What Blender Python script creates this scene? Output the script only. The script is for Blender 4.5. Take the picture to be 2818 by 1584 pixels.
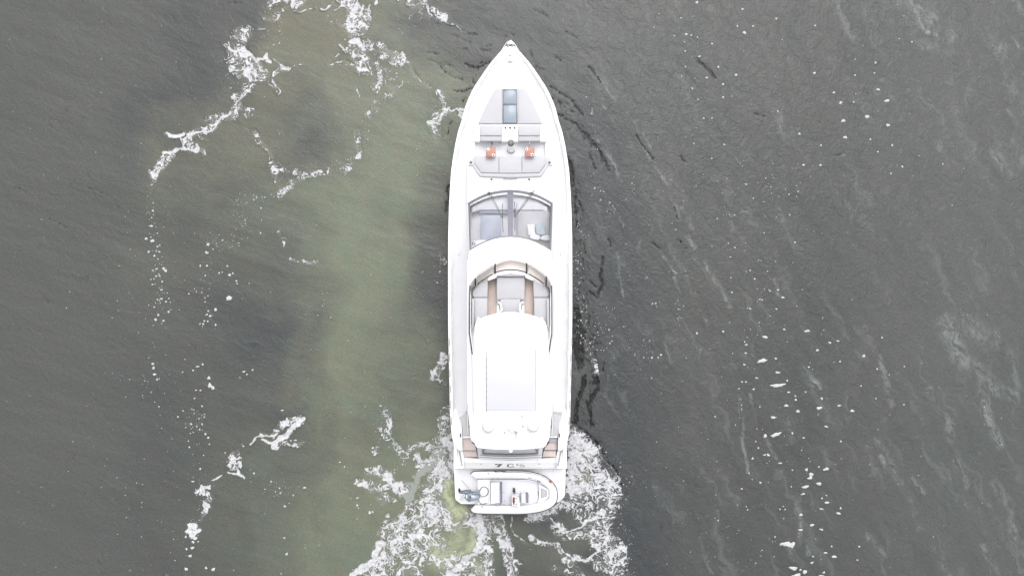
import bpy, bmesh, math, random
import numpy as np
from mathutils import Vector, Matrix

for o in list(bpy.data.objects): bpy.data.objects.remove(o)
SC = bpy.context.scene
COL = SC.collection
random.seed(7); R_ = math.radians

# ------------------------------------------------------------------ camera, sky, sun
H = 34.0                      # drone height above the water, looking straight down
FOCAL = 2012.0                # focal length in pixels of the 2818 px wide photograph
cam = bpy.data.cameras.new('camera'); cam_o = bpy.data.objects.new('camera', cam); COL.objects.link(cam_o)
cam.sensor_width = 36.0; cam.lens = 36.0 * FOCAL / 2818.0
cam_o.location = (0, 0, H); cam_o.rotation_euler = (0, 0, 0)
cam.clip_end = 5000; cam.clip_start = 0.1
SC.camera = cam_o
SC.view_settings.view_transform = 'Standard'; SC.view_settings.look = 'None'
SC.view_settings.gamma = 1.0; SC.view_settings.exposure = 0.80
w = bpy.data.worlds.new('World'); SC.world = w; w.use_nodes = True
nt = w.node_tree; nt.nodes.clear()
wo = nt.nodes.new('ShaderNodeOutputWorld'); bg = nt.nodes.new('ShaderNodeBackground')
sky = nt.nodes.new('ShaderNodeTexSky'); sky.sky_type = 'NISHITA'; sky.sun_disc = False
SUN_EL, SUN_AZ = 62.0, 12.0
sky.sun_elevation = R_(SUN_EL); sky.sun_rotation = R_(SUN_AZ); sky.dust_density = 4.0; sky.air_density = 1.0
hs = nt.nodes.new('ShaderNodeHueSaturation'); hs.inputs['Saturation'].default_value = 0.10   # overcast: almost grey
nt.links.new(sky.outputs[0], hs.inputs['Color']); nt.links.new(hs.outputs[0], bg.inputs[0])
bg.inputs[1].default_value = 0.15; nt.links.new(bg.outputs[0], wo.inputs[0])
sun = bpy.data.lights.new('sun', 'SUN'); sun.energy = 0.8; sun.angle = R_(85); sun.color = (1.0, 0.975, 0.95)
sun_o = bpy.data.objects.new('sun', sun); COL.objects.link(sun_o)
d = Vector((math.sin(R_(SUN_AZ)) * math.cos(R_(SUN_EL)), math.cos(R_(SUN_AZ)) * math.cos(R_(SUN_EL)), math.sin(R_(SUN_EL))))
sun_o.rotation_euler = d.to_track_quat('Z', 'Y').to_euler(); sun_o.location = (0, 0, 60)

# ------------------------------------------------------------------ image coordinates
# Positions are image pixels read off zoomed crops; every reading is taken back to metres
# with the height of the thing it belongs to. Frames: origin and scale of each image crop.
FR = {'D': (0, 0, 1.0939), 'A': (400, 0, .34938), 'B': (900, 1084, .34938), 'C': (300, 1000, .40323),
      'E': (1500, 200, .27624), 'F': (1500, 500, .41445), 'G': (1900, 900, .47247), 'H': (2100, 0, .34536),
      'I': (0, 400, .34938), 'T': (1340, 1260, 1 / 21.467), 'U': (1409, 0, .9684), 'M': (1250, 1280, 1 / 12.067), 'N': (1390, 1280, 1 / 10.343),
      'P': (1320, 370, 1 / 15.153)}
for k, oy in ((1, 90), (2, 330), (3, 500), (4, 680), (5, 860), (6, 1080), (7, 1240)):
    FR[k] = (1200, oy, 1 / 6.0333)
def nat(f, x, y):
    a = FR[f]; return a[0] + x * a[2], a[1] + y * a[2]
def metre(nx, ny, z): return (nx - 1409.0) / FOCAL * (H - z), (792.0 - ny) / FOCAL * (H - z)
def W(f, x, y, z=0.0):
    nx, ny = nat(f, x, y); a, b = metre(nx, ny, z); return Vector((a, b, z))
def PL(f, z, pts): return [tuple(W(f, x, y, z)[:2]) for x, y in pts]
def mir(pts): return [(2462 - x, y) for x, y in reversed(pts)]
def interp(x, xs, ys): return float(np.interp(x, xs, ys))
def cr(pts, n=6, closed=False):
    P = [np.array(p, float) for p in pts]; N = len(P); out = []
    rng = N if closed else N - 1
    for i in range(rng):
        p0 = P[(i - 1) % N] if closed or i > 0 else P[0] * 2 - P[1]
        p1 = P[i]; p2 = P[(i + 1) % N]
        p3 = P[(i + 2) % N] if closed or i + 2 < N else P[-1] * 2 - P[-2]
        for k in range(n):
            t = k / n
            out.append(tuple(.5 * ((2 * p1) + (p2 - p0) * t + (2 * p0 - 5 * p1 + 4 * p2 - p3) * t * t + (3 * p1 - p0 - 3 * p2 + p3) * t ** 3)))
    if not closed: out.append(tuple(P[-1]))
    return out

# ------------------------------------------------------------------ materials
class NB:
    def __init__(s, name):
        s.m = bpy.data.materials.new(name); s.m.use_nodes = True; s.t = s.m.node_tree; s.t.nodes.clear()
        s.out = s.n('ShaderNodeOutputMaterial')
    def n(s, t, **k):
        x = s.t.nodes.new(t)
        for a, b in k.items(): setattr(x, a, b)
        return x
    def put(s, sock, v):
        if isinstance(v, bpy.types.NodeSocket): s.t.links.new(v, sock)
        elif isinstance(v, (tuple, list)) and len(v) == 3 and sock.type == 'RGBA': sock.default_value = (*v, 1)
        else: sock.default_value = v
    def math(s, op, a, b=0.0, c=None, clamp=False):
        x = s.n('ShaderNodeMath', operation=op, use_clamp=clamp); s.put(x.inputs[0], a); s.put(x.inputs[1], b)
        if c is not None: s.put(x.inputs[2], c)
        return x.outputs[0]
    def smooth(s, v, lo, hi, a=0.0, b=1.0):
        x = s.n('ShaderNodeMapRange', interpolation_type='SMOOTHSTEP'); s.put(x.inputs[0], v)
        for i, q in enumerate((lo, hi, a, b)): s.put(x.inputs[i + 1], q)
        return x.outputs[0]
    def mix(s, f, a, b):
        x = s.n('ShaderNodeMix', data_type='RGBA'); s.put(x.inputs[0], f); s.put(x.inputs[6], a); s.put(x.inputs[7], b); return x.outputs[2]
    def mul(s, f, a, b_):
        x = s.n('ShaderNodeMix', data_type='RGBA', blend_type='MULTIPLY'); s.put(x.inputs[0], f); s.put(x.inputs[6], a); s.put(x.inputs[7], b_); return x.outputs[2]
    def noise(s, vec, scale, detail=3.0, rough=.5, dist=0.0, col=False):
        x = s.n('ShaderNodeTexNoise'); s.put(x.inputs['Vector'], vec); x.inputs['Scale'].default_value = scale
        x.inputs['Detail'].default_value = detail; x.inputs['Roughness'].default_value = rough; x.inputs['Distortion'].default_value = dist
        return x.outputs['Color' if col else 'Fac']
    def mapping(s, vec, loc=(0, 0, 0), rot=(0, 0, 0), scale=(1, 1, 1)):
        x = s.n('ShaderNodeMapping'); s.put(x.inputs[0], vec); x.inputs[1].default_value = loc; x.inputs[2].default_value = rot; x.inputs[3].default_value = scale
        return x.outputs[0]
    def along(s, vec, ang, ln, wd, loc=(0, 0, 0)):
        x = s.n('ShaderNodeMapping', vector_type='TEXTURE'); s.put(x.inputs[0], vec); x.inputs[1].default_value = loc; x.inputs[2].default_value = (0, 0, R_(ang)); x.inputs[3].default_value = (ln, wd, 1)
        return x.outputs[0]
    def vadd(s, a, b):
        x = s.n('ShaderNodeVectorMath', operation='ADD'); s.put(x.inputs[0], a); s.put(x.inputs[1], b); return x.outputs[0]
    def vscale(s, a, f):
        x = s.n('ShaderNodeVectorMath', operation='SCALE'); s.put(x.inputs[0], a); x.inputs['Scale'].default_value = f; return x.outputs[0]
    def bump(s, h, strength, dist, normal=None):
        x = s.n('ShaderNodeBump'); s.put(x.inputs['Height'], h); s.put(x.inputs['Strength'], strength); x.inputs['Distance'].default_value = dist
        if normal is not None: s.put(x.inputs['Normal'], normal)
        return x.outputs[0]
    def geo(s): return s.n('ShaderNodeNewGeometry').outputs['Position']
    def attr(s, name): return s.n('ShaderNodeAttribute', attribute_name=name).outputs['Fac']
    def principled(s, color, rough, normal=None, **k):
        x = s.n('ShaderNodeBsdfPrincipled'); s.put(x.inputs['Base Color'], color); s.put(x.inputs['Roughness'], rough)
        if normal is not None: s.put(x.inputs['Normal'], normal)
        for a, b in k.items(): s.put(x.inputs[a.replace('_', ' ')], b)
        return x.outputs[0]
    def done(s, sh): s.t.links.new(sh, s.out.inputs[0]); return s.m

def paint(name, col, rough=.35, var=.04, scale=3.0, bs=0.0, bscale=60, metal=0.0, spec=.5):
    b = NB(name); p = b.geo()
    n = b.noise(p, scale, 4, .6)
    c2 = tuple(max(0, c * (1 - var * 2)) for c in col)
    c = b.mix(b.smooth(n, .35, .65), c2, col)
    nm = b.bump(b.noise(p, bscale, 3, .6), bs, .01) if bs else None
    return b.done(b.principled(c, rough, nm, Metallic=metal, Specular_IOR_Level=spec))
def glass(name, tint, trans=.85, body=(.1, .1, .1)):
    b = NB(name)
    tr = b.n('ShaderNodeBsdfTransparent'); b.put(tr.inputs[0], tint)
    df = b.n('ShaderNodeBsdfDiffuse'); b.put(df.inputs[0], body)
    m1 = b.n('ShaderNodeMixShader'); m1.inputs[0].default_value = trans
    b.t.links.new(df.outputs[0], m1.inputs[1]); b.t.links.new(tr.outputs[0], m1.inputs[2])
    gl = b.n('ShaderNodeBsdfGlossy'); gl.inputs['Roughness'].default_value = .03
    fr = b.n('ShaderNodeFresnel'); fr.inputs[0].default_value = 1.45
    m2 = b.n('ShaderNodeMixShader'); b.t.links.new(fr.outputs[0], m2.inputs[0])
    b.t.links.new(m1.outputs[0], m2.inputs[1]); b.t.links.new(gl.outputs[0], m2.inputs[2])
    return b.done(m2.outputs[0])

M = {}
M['gel'] = paint('white_gelcoat', (.83, .83, .83), .22, .01, 1.5)
M['gel2'] = paint('white_gelcoat_roof', (.88, .88, .88), .25, .008, 1.5)
M['deck'] = paint('nonskid_deck', (.61, .61, .635), .7, .015, 2.0, .25, 90)
M['cush'] = paint('light_grey_vinyl', (.415, .415, .44), .6, .015, 3, .15, 25)
M['cushd'] = paint('mid_grey_vinyl', (.385, .385, .41), .6, .015, 3, .15, 25)
M['cushf'] = paint('pale_grey_vinyl', (.405, .405, .43), .6, .015, 3, .15, 25)
M['greydeck'] = paint('grey_deck', (.46, .46, .475), .7, .02, 3, .2, 80)
M['frame'] = paint('grey_frame', (.145, .15, .17), .35, .04)
M['mull'] = paint('slate_mullion', (.15, .15, .185), .4, .05, 5)
M['black'] = paint('black_rubber', (.012, .012, .014), .5, .1)
M['dark'] = paint('dark_trim', (.035, .032, .036), .4, .1)
M['grey'] = paint('grey_plastic', (.16, .16, .17), .45, .08)
M['greyl'] = paint('light_grey_plastic', (.33, .33, .35), .5, .05)
M['steel'] = paint('stainless_steel', (.62, .62, .64), .18, .03, metal=1.0)
M['railw'] = paint('polished_rail', (.72, .72, .74), .3, .02, metal=.2)
M['orange'] = paint('orange_board', (.40, .185, .13), .5, .08, 9)
M['orangeedge'] = paint('board_edge', (.27, .14, .15), .5, .05)
M['fabric'] = paint('sunroof_fabric', (.49, .49, .53), .8, .01, 2, .2, 20)
M['pad'] = paint('platform_nonskid', (.72, .72, .76), .7, .015, 2.0, .2, 90)
M['roofkit'] = paint('grey_white_fitting', (.47, .47, .50), .4, .02)
M['domes'] = paint('dome_shell', (.72, .72, .75), .35, .01)
M['tube'] = paint('white_hypalon', (.78, .78, .80), .45, .01, 3)
M['tfloor'] = paint('tender_floor', (.66, .66, .71), .6, .01, 3, .2, 60)
M['tend'] = paint('tender_moulding', (.82, .82, .83), .35, .01)
M['bar'] = paint('slate_purple_vinyl', (.17, .17, .24), .55, .05)
M['cowl'] = paint('steel_blue_cowling', (.20, .235, .285), .22, .06, 6, metal=.2)
M['cowl2'] = paint('pale_blue_cowling', (.33, .375, .44), .22, .06, 6, metal=.2)
M['mleg'] = paint('steel_blue_leg', (.20, .21, .28), .3, .2, 14, metal=.2)
M['red'] = paint('red_decal', (.45, .12, .10), .5, .05)
M['pink'] = paint('pink_tape', (.5, .3, .36), .6, .05)
M['letter'] = paint('dark_grey_lettering', (.10, .10, .105), .4, .15, 20)
M['letterl'] = paint('grey_lettering', (.24, .24, .25), .4, .1, 20)
M['salon'] = paint('salon_floor', (.84, .84, .88), .6, .03, 2)
M['salon2'] = paint('salon_table', (.40, .43, .52), .3, .05, 2)
M['salonw'] = paint('salon_white', (.9, .9, .93), .4, .01)
M['bluecloth'] = paint('pale_blue_cloth', (.44, .52, .56), .8, .06, 6, .3, 30)
M['whitecloth'] = paint('white_cloth', (.86, .87, .9), .8, .05, 6, .4, 14)
M['antifoul'] = paint('red_antifouling', (.16, .03, .025), .6, .1)
M['wind'] = glass('windshield_glass', (.90, .90, .915), .93, (.45, .45, .48))
M['hatchg'] = glass('hatch_glass', (.55, .62, .68), .45, (.40, .47, .54))
M['tan'] = glass('tan_screen_glass', (.98, .945, .925), .85, (.80, .70, .66))
M['sideg'] = paint('dark_side_glass', (.02, .025, .03), .05, .1)
def teak(name, c1, c2, rot=0):
    b = NB(name); p = b.geo(); mp = b.mapping(p, rot=(0, 0, rot), scale=(18, 1.2, 1))
    g = b.noise(mp, 2.0, 5, .6); c = b.mix(b.smooth(g, .3, .7), c1, c2)
    c = b.mix(b.smooth(b.noise(p, 1.1, 2, .5), .35, .7), c, tuple(q * .9 for q in c1))
    wv = b.n('ShaderNodeTexWave', wave_type='BANDS', bands_direction='X'); b.put(wv.inputs[0], p); wv.inputs['Scale'].default_value = 5.0
    seam = b.smooth(wv.outputs['Fac'], .0, .03, 1.0, 0.0)
    c = b.mix(b.math('MULTIPLY', seam, .35), c, (.12, .10, .10))
    return b.done(b.principled(c, .6))
M['teak'] = teak('weathered_teak', (.56, .46, .41), (.64, .53, .47))
M['teak2'] = teak('pale_teak', (.60, .51, .485), (.66, .57, .545))

# ------------------------------------------------------------------ mesh helpers
def link(name, me, m, parent=None, smooth=False):
    if m is not None: me.materials.append(m)
    o = bpy.data.objects.new(name, me); COL.objects.link(o)
    if parent is not None: o.parent = parent; o.matrix_parent_inverse = Matrix.Translation(-PW(parent))
    if smooth:
        for p in me.polygons: p.use_smooth = True
    return o
def PW(o): return WL[o.name] if o.type == 'EMPTY' else Vector((0, 0, 0))
WL = {}
def empty(name, loc, label, cat, group=None, kind=None):
    o = bpy.data.objects.new(name, None); COL.objects.link(o); o.location = loc; o.empty_display_size = .2
    o['label'] = label; o['category'] = cat
    if group: o['group'] = group
    WL[o.name] = Vector(loc)
    return o
def finish(bm, name, m, parent=None, bevel=0, seg=2, smooth=False, ang=50):
    bmesh.ops.remove_doubles(bm, verts=bm.verts, dist=1e-5)
    bmesh.ops.recalc_face_normals(bm, faces=bm.faces)
    if bevel:
        es = [e for e in bm.edges if len(e.link_faces) == 2 and e.calc_face_angle(0) > R_(ang)]
        bmesh.ops.bevel(bm, geom=es, offset=bevel, segments=seg, affect='EDGES', profile=.5, clamp_overlap=True)
        smooth = True
    me = bpy.data.meshes.new(name); bm.to_mesh(me); bm.free()
    o = link(name, me, m, parent, smooth)
    if smooth:
        try: me.set_sharp_from_angle(angle=R_(60))
        except Exception: pass
    return o
def prism_bm(bm, pts, z0, z1, tilt=None):
    """outline extruded from z0 to z1; tilt(x, y) may add to the top"""
    t = tilt or (lambda x, y: 0)
    lo = [bm.verts.new((x, y, z0)) for x, y in pts]; hi = [bm.verts.new((x, y, z1 + t(x, y))) for x, y in pts]
    n = len(pts)
    bm.faces.new(lo[::-1]); bm.faces.new(hi)
    for i in range(n): bm.faces.new((lo[i], lo[(i + 1) % n], hi[(i + 1) % n], hi[i]))
def prism(name, pts, z0, z1, m, parent, bevel=.015, seg=2, tilt=None):
    bm = bmesh.new(); prism_bm(bm, pts, z0, z1, tilt); return finish(bm, name, m, parent, bevel, seg)
def F(name, f, z, pts, th, m, parent, bevel=.015, seg=2, tilt=None):
    return prism(name, PL(f, z, pts), z - th, z, m, parent, bevel, seg, tilt)
def box(f, x0, y0, x1, y1): return [(x0, y0), (x1, y0), (x1, y1), (x0, y1)]
def tube_bm(bm, path, r, n=8, closed=False, caps=True):
    P = [Vector(p) for p in path]; N = len(P); rings = []
    rr = r if isinstance(r, (list, tuple)) else [r] * N
    for i in range(N):
        a = P[(i - 1) % N] if closed or i > 0 else P[i]; b = P[(i + 1) % N] if closed or i < N - 1 else P[i]
        d = (b - a)
        d = d.normalized() if d.length > 1e-9 else Vector((0, 0, 1))
        up = Vector((0, 0, 1)) if abs(d.z) < .95 else Vector((0, 1, 0))
        s = d.cross(up).normalized(); u = s.cross(d).normalized()
        rings.append([bm.verts.new(P[i] + (s * math.cos(2 * math.pi * k / n) + u * math.sin(2 * math.pi * k / n)) * rr[i]) for k in range(n)])
    for i in range(N if closed else N - 1):
        A = rings[i]; B = rings[(i + 1) % N]
        for k in range(n): bm.faces.new((A[k], A[(k + 1) % n], B[(k + 1) % n], B[k]))
    if caps and not closed:
        bm.faces.new(rings[0][::-1]); bm.faces.new(rings[-1])
def tube(name, path, r, m, parent, n=8, closed=False):
    bm = bmesh.new(); tube_bm(bm, path, r, n, closed); return finish(bm, name, m, parent, smooth=True)
def disc_bm(bm, c, r, h, n=20, r2=None):
    prism_pts = [(c[0] + math.cos(2 * math.pi * k / n) * r, c[1] + math.sin(2 * math.pi * k / n) * r) for k in range(n)]
    prism_bm(bm, prism_pts, c[2], c[2] + h)
def disc(name, c, r, h, m, parent, bevel=0, n=20):
    bm = bmesh.new(); disc_bm(bm, c, r, h, n); return finish(bm, name, m, parent, bevel)
def lathe(name, c, prof, m, parent, n=28, mat=None):
    bm = bmesh.new(); rings = []
    for r, z in prof:
        rings.append([bm.verts.new(Vector((r * math.cos(2 * math.pi * k / n), r * math.sin(2 * math.pi * k / n), z))) for k in range(n)] if r > 1e-6 else [bm.verts.new((0, 0, z))])
    for A, B in zip(rings, rings[1:]):
        if len(A) == 1 and len(B) == 1: continue
        for k in range(n):
            if len(A) == 1: bm.faces.new((A[0], B[(k + 1) % n], B[k]))
            elif len(B) == 1: bm.faces.new((A[k], A[(k + 1) % n], B[0]))
            else: bm.faces.new((A[k], A[(k + 1) % n], B[(k + 1) % n], B[k]))
    if mat is not None: bmesh.ops.transform(bm, matrix=mat, verts=bm.verts)
    bmesh.ops.translate(bm, vec=c, verts=bm.verts)
    return finish(bm, name, m, parent, smooth=True)
def grid_bm(bm, rows, close=False):
    V = [[bm.verts.new(p) for p in r] for r in rows]
    for a, b in zip(V, V[1:]):
        n = len(a)
        for k in range(n if close else n - 1): bm.faces.new((a[k], a[(k + 1) % n], b[(k + 1) % n], b[k]))
    return V

# ------------------------------------------------------------------ the sea
def lattice(seed):
    return np.random.RandomState(seed).rand(256, 256)
def vnoise(x, y, seed):
    L = lattice(seed); xi = np.floor(x).astype(int); yi = np.floor(y).astype(int); fx = x - xi; fy = y - yi
    fx = fx * fx * (3 - 2 * fx); fy = fy * fy * (3 - 2 * fy); a = xi & 255; b = yi & 255; a1 = (xi + 1) & 255; b1 = (yi + 1) & 255
    return (L[a, b] * (1 - fx) + L[a1, b] * fx) * (1 - fy) + (L[a, b1] * (1 - fx) + L[a1, b1] * fx) * fy
def fbm(x, y, seed, oct=4):
    s = 0; a = .5; t = 0
    for k in range(oct):
        s = s + a * vnoise(x * 2 ** k + 17.3 * k, y * 2 ** k - 9.1 * k, seed + k); t += a; a *= .5
    return s / t
STEP = .055
gx = np.arange(-24.8, 24.81, STEP); gy = np.arange(-14.6, 14.61, STEP)
far = np.array([25.6, 27.5, 31, 38, 52, 80, 150, 350, 900, 2500.])
xs = np.concatenate([-far[::-1], gx, far]); ys = np.concatenate([-(far[::-1] - 10), gy, far - 10])
NX, NY = len(xs), len(ys)
X, Y = np.meshgrid(xs, ys)
# natural wandering of every drawn edge
WX = X + (fbm(X * .55, Y * .55, 3) - .5) * .9 + (fbm(X * 2.4, Y * 2.4, 9, 3) - .5) * .30
WY = Y + (fbm(X * .55 + 50, Y * .55, 5) - .5) * .9 + (fbm(X * 2.4 + 50, Y * 2.4, 11, 3) - .5) * .30
fields = {k: np.zeros_like(X) for k in ('lace', 'solid', 'speck', 'silt', 'olive', 'dark', 'sheen', 'film', 'churn', 'cool')}
PX = FOCAL / H      # image pixels per metre on the water
def S(kind, f, wd, st, *pts, soft=None, warp=1.0, plus=False):
    """a streak of foam, silt, painted dark reflection or painted sheen along image points; wd = half width in crop pixels"""
    sc = FR[f][2]; P = [W(f, x, y, 0) for x, y in pts]; wm = wd * sc / PX
    if len(P) == 1: P = [P[0], P[0] + Vector((.001, 0, 0))]
    lo = np.array([min(p.x for p in P), min(p.y for p in P)]) - wm - 1.2; hi = np.array([max(p.x for p in P), max(p.y for p in P)]) + wm + 1.2
    i0, i1 = np.searchsorted(xs, [lo[0], hi[0]]); j0, j1 = np.searchsorted(ys, [lo[1], hi[1]])
    if i1 <= i0 or j1 <= j0: return
    sl = (slice(j0, j1), slice(i0, i1))
    sm = kind in ('dark', 'sheen') or wd * sc < 6
    k = warp * (.45 if sm else 1.0)
    qx = X[sl] + (WX[sl] - X[sl]) * k; qy = Y[sl] + (WY[sl] - Y[sl]) * k
    D = np.full(qx.shape, 1e9)
    for a, b in zip(P, P[1:]):
        dx, dy = b.x - a.x, b.y - a.y; L2 = dx * dx + dy * dy + 1e-12
        t = np.clip(((qx - a.x) * dx + (qy - a.y) * dy) / L2, 0, 1)
        D = np.minimum(D, np.hypot(qx - a.x - t * dx, qy - a.y - t * dy))
    if kind == 'solid' and wd < 40: wm *= .82
    v = np.clip(1 - D / wm, 0, 1)
    if kind in ('silt', 'olive', 'film', 'churn', 'cool'): v = v * v * (3 - 2 * v)
    elif kind == 'sheen':
        v = v * v * (3 - 2 * v)
        g = fbm(qx * 3.0 - qy * .2, qy * .8 + qx * .35, 77, 4); v = v * np.clip((g - .30) * 3.2, 0, 1.25)
    elif kind in ('dark', 'solid'): v = np.clip(v * 1.7, 0, 1)
    else: v = np.clip(v * 1.5, 0, 1); v = v * v * (3 - 2 * v)
    fl = fields[kind]
    fl[sl] = (np.clip(fl[sl] + v * st, 0, 1.3) if plus else np.maximum(fl[sl], v * st))
    if kind in ('lace', 'solid') and wd * sc > 6 and not sm:   # stray bubbles round every patch
        pass
ST = {}
#  --- silt clouds stirred up by the propellers -------------------------------------------
TX = [300, 400, 500, 600, 700, 800, 900, 1000, 1100, 1200]; TY = [-60] + [80 * k for k in range(19)] + [1560]
TS = '''0 0 0 0 6 8 8 7 3 0|0 0 0 0 6 8 8 7 3 0|0 0 0 1.5 8 8 8 4.5 0 0|0 0 0 2 8 8 8 7 1.5 0|0 0 0 2.5 7 6 8 8 7 4|0 3 5 7 5 1 6.5 9 6 4|0 4 5 6 3 5 8.5 9 5 3|0 3 3 3.5 6.5 9 9.5 9.5 5 2|0 1.5 .5 2 4.5 8 9.5 8.5 2 1|0 1.5 1.5 2.5 2.5 6 10 8 1 1|0 1 1 1.5 2 5 10 8 .5 0|0 1 .5 0 0 3 9.5 7 0 0|0 .5 .5 0 0 3 9.5 7 2 0|0 0 1 1 1 6 9.5 6.5 3 0|0 0 1 1 .5 5.5 8.5 7 4.5 1|0 0 1 1.5 3 5 8 8.5 8 2|0 0 1 2 3 5 7 8.5 9 6|0 0 1 2.5 4 6 8.5 9 10 7|0 0 1 2 4.5 7.5 9 9 9 7|0 0 1 1.5 4.5 8 9 9 9 6|0 0 1 1.5 4.5 8 9 9 9 6'''
TO = '''9 9 9 9 9 9 9 6 4 4|9 9 9 9 9 9 9 6 4 4|9 9 9 9 9 9 8 5 4 4|9 9 9 9 9 8 6 3 4 4|9 9 9 9 9 7 3 2 3 4|9 9 9 9 9 5 2 1 2 4|8 8 8 8 6 3 1 1 2 4|7 7 6 5 3 1 1 1 3 4|5 5 5 4 2 1 0 1 3 4|5 5 5 4 3 2 0 1 3 4|5 5 5 4 4 3 0 1 3 4|4 4 4 4 4 3 2 2 3 4|4 4 4 4 4 4 3 3 3 4|4 4 4 4 4 4 4 3 2 2|4 4 4 4 4 5 5 3 2 2|4 4 4 4 4 4 4 3 2 2|4 4 4 3 3 3 3 2 2 2|4 4 4 3 2 2 2 2 2 2|4 4 4 3 2 1 1 2 2 2|4 4 4 3 2 1 1 2 2 2|4 4 4 3 2 1 1 2 2 2'''
tab = lambda t: np.array([[float(v) for v in r.split()] for r in t.split('|')]) / 10
def lookup(T, x, y):
    nx = (x * PX + 1409) / 1.0939; ny = (792 - y * PX) / 1.0939
    u = np.clip(np.interp(nx, TX, range(len(TX))), 0, len(TX) - 1.001); v = np.clip(np.interp(ny, TY, range(len(TY))), 0, len(TY) - 1.001)
    i = u.astype(int); j = v.astype(int); fu = u - i; fv = v - j; fu = fu * fu * (3 - 2 * fu); fv = fv * fv * (3 - 2 * fv)
    return (T[j, i] * (1 - fu) + T[j, i + 1] * fu) * (1 - fv) + (T[j + 1, i] * (1 - fu) + T[j + 1, i + 1] * fu) * fv
lx = WX + (fbm(X * .30, Y * .30, 61, 5) - .5) * 3.4; ly = WY + (fbm(X * .30 + 30, Y * .30, 63, 5) - .5) * 3.4
am = lookup(tab(TS), lx, ly); ex = lx + (fbm(lx * .8, ly * .5, 71) - .5) * 3; ey = ly + (fbm(lx * .5 + 9, ly * .8, 73) - .5) * 3; am = am * (.74 + .66 * fbm(ex * .45, ey * .35, 65, 5)) + .34 * (fbm(ex * 1.1, ey * .8, 67, 5) - .5) * np.clip(am * 2.5, 0, 1); wo_ = lookup(tab(TO), lx, ly)
am = am * np.clip((1285 - (lx * PX + 1409) / 1.0939) / 110, 0, 1)
am = np.where((np.abs(X) < 24.9) & (np.abs(Y) < 16), np.clip(am, 0, 1), 0)
fields['silt'] = am; fields['olive'] = np.clip(wo_, 0, 1)
S('silt', 'B', 260, .8, (960, 900), (1000, 1200), (800, 1431)); S('silt', 'D', 90, .30, (1300, 1340), (1400, 1400), (1480, 1330))
S('churn', 'B', 90, .9, (960, 740), (930, 830), (980, 930), (1100, 900)); S('churn', 'B', 70, .75, (1180, 1060), (1150, 1180), (1020, 1290), (860, 1300), (820, 1180))
S('churn', 'B', 170, .5, (960, 820), (1040, 1100), (900, 1300)); S('churn', 'B', 60, .5, (960, 1380), (1100, 1330), (1200, 1431))
S('churn', 'B', 90, .35, (1960, 420), (2020, 560), (1960, 700))
S('cool', 'D', 190, 1.0, (1480, 330), (1540, 620), (1560, 900), (1560, 1150), (1600, 1448)); S('cool', 'D', 120, .6, (1180, 60), (1330, 80), (1450, 220))
S('cool', 'D', 90, .6, (470, 60), (520, 200), (330, 290)); S('cool', 'D', 100, .5, (560, 760), (700, 780), (560, 950))
S('cool', 'D', 70, .8, (760, 365), (700, 400)); S('cool', 'D', 60, .5, (700, 1130), (600, 1180))
#  --- top left foam ----------------------------------------------------------------------
A = 'A'
S('solid', A, 26, 1, (1130, -20), (1160, 40), (1170, 80)); S('lace', A, 70, .62, (1020, 40), (1110, 20), (1200, 30)); S('lace', A, 26, .5, (1250, 5), (1000, 100))
S('solid', A, 9, .9, (1180, 95), (1230, 106), (1330, 72)); S('solid', A, 12, .95, (1370, 75), (1410, 85), (1460, 25)); S('lace', A, 30, .42, (940, 190), (1050, 180), (1110, 100))
S('solid', A, 8, .8, (800, 195), (850, 235), (940, 240)); S('lace', A, 110, .58, (760, 290), (740, 420), (800, 520), (850, 590)); S('lace', A, 60, .5, (640, 370), (680, 500), (760, 610))
S('solid', A, 22, 1, (650, 380), (690, 445), (780, 405), (830, 430), (880, 500), (960, 460), (975, 415)); S('solid', A, 36, 1, (965, 445), (975, 480)); S('solid', A, 28, 1, (790, 595), (825, 520))
S('lace', A, 60, .62, (880, 500), (930, 600)); S('solid', A, 10, .9, (1010, 460), (1070, 510), (1140, 555)); S('solid', A, 5, .7, (1150, 530), (1180, 515), (1240, 508))
S('lace', A, 28, .5, (1010, 650), (1020, 580), (1060, 545), (1130, 545)); S('lace', A, 45, .3, (1000, 620), (1050, 700))
S('lace', A, 85, .62, (1600, 10), (1640, 70), (1600, 190)); S('solid', A, 26, .95, (1660, 0), (1640, 60), (1600, 150)); S('solid', A, 14, .9, (1760, 50), (1745, 110)); S('solid', A, 12, .85, (1500, 10), (1560, 40), (1485, 85))
S('solid', A, 28, 1, (1828, 10), (1822, 35)); S('solid', A, 13, .8, (1460, 180), (1520, 215)); S('lace', A, 60, .58, (1740, 130), (1700, 230), (1640, 270)); S('lace', A, 40, .5, (1560, 210), (1640, 250))
S('solid', A, 42, 1, (1620, 345), (1700, 325), (1730, 380)); S('lace', A, 85, .64, (1640, 400), (1700, 470), (1710, 560)); S('solid', A, 14, .8, (1535, 360), (1575, 415)); S('solid', A, 10, .75, (1480, 500), (1560, 470), (1620, 500))
S('solid', A, 8, .7, (1450, 510), (1640, 512)); S('solid', A, 6, .6, (1480, 465), (1525, 425)); S('lace', A, 60, .45, (1780, 340), (1880, 440), (1990, 490)); S('lace', A, 36, .45, (1800, 500), (1830, 620), (1790, 720))
S('solid', A, 9, .85, (1668, 650), (1660, 700), (1690, 775)); S('lace', A, 34, .32, (1880, 540), (1900, 700), (1960, 680)); S('lace', A, 16, .5, (2010, 430), (2080, 545), (2120, 600), (2150, 650), (2230, 690))
S('lace', A, 50, .5, (2300, 740), (2340, 820)); S('solid', A, 16, .9, (2330, 850), (2400, 870), (2440, 850), (2485, 900)); S('lace', A, 60, .55, (2330, 860), (2490, 890)); S('lace', A, 75, .5, (2280, 910), (2230, 1000), (2270, 1080))
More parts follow.
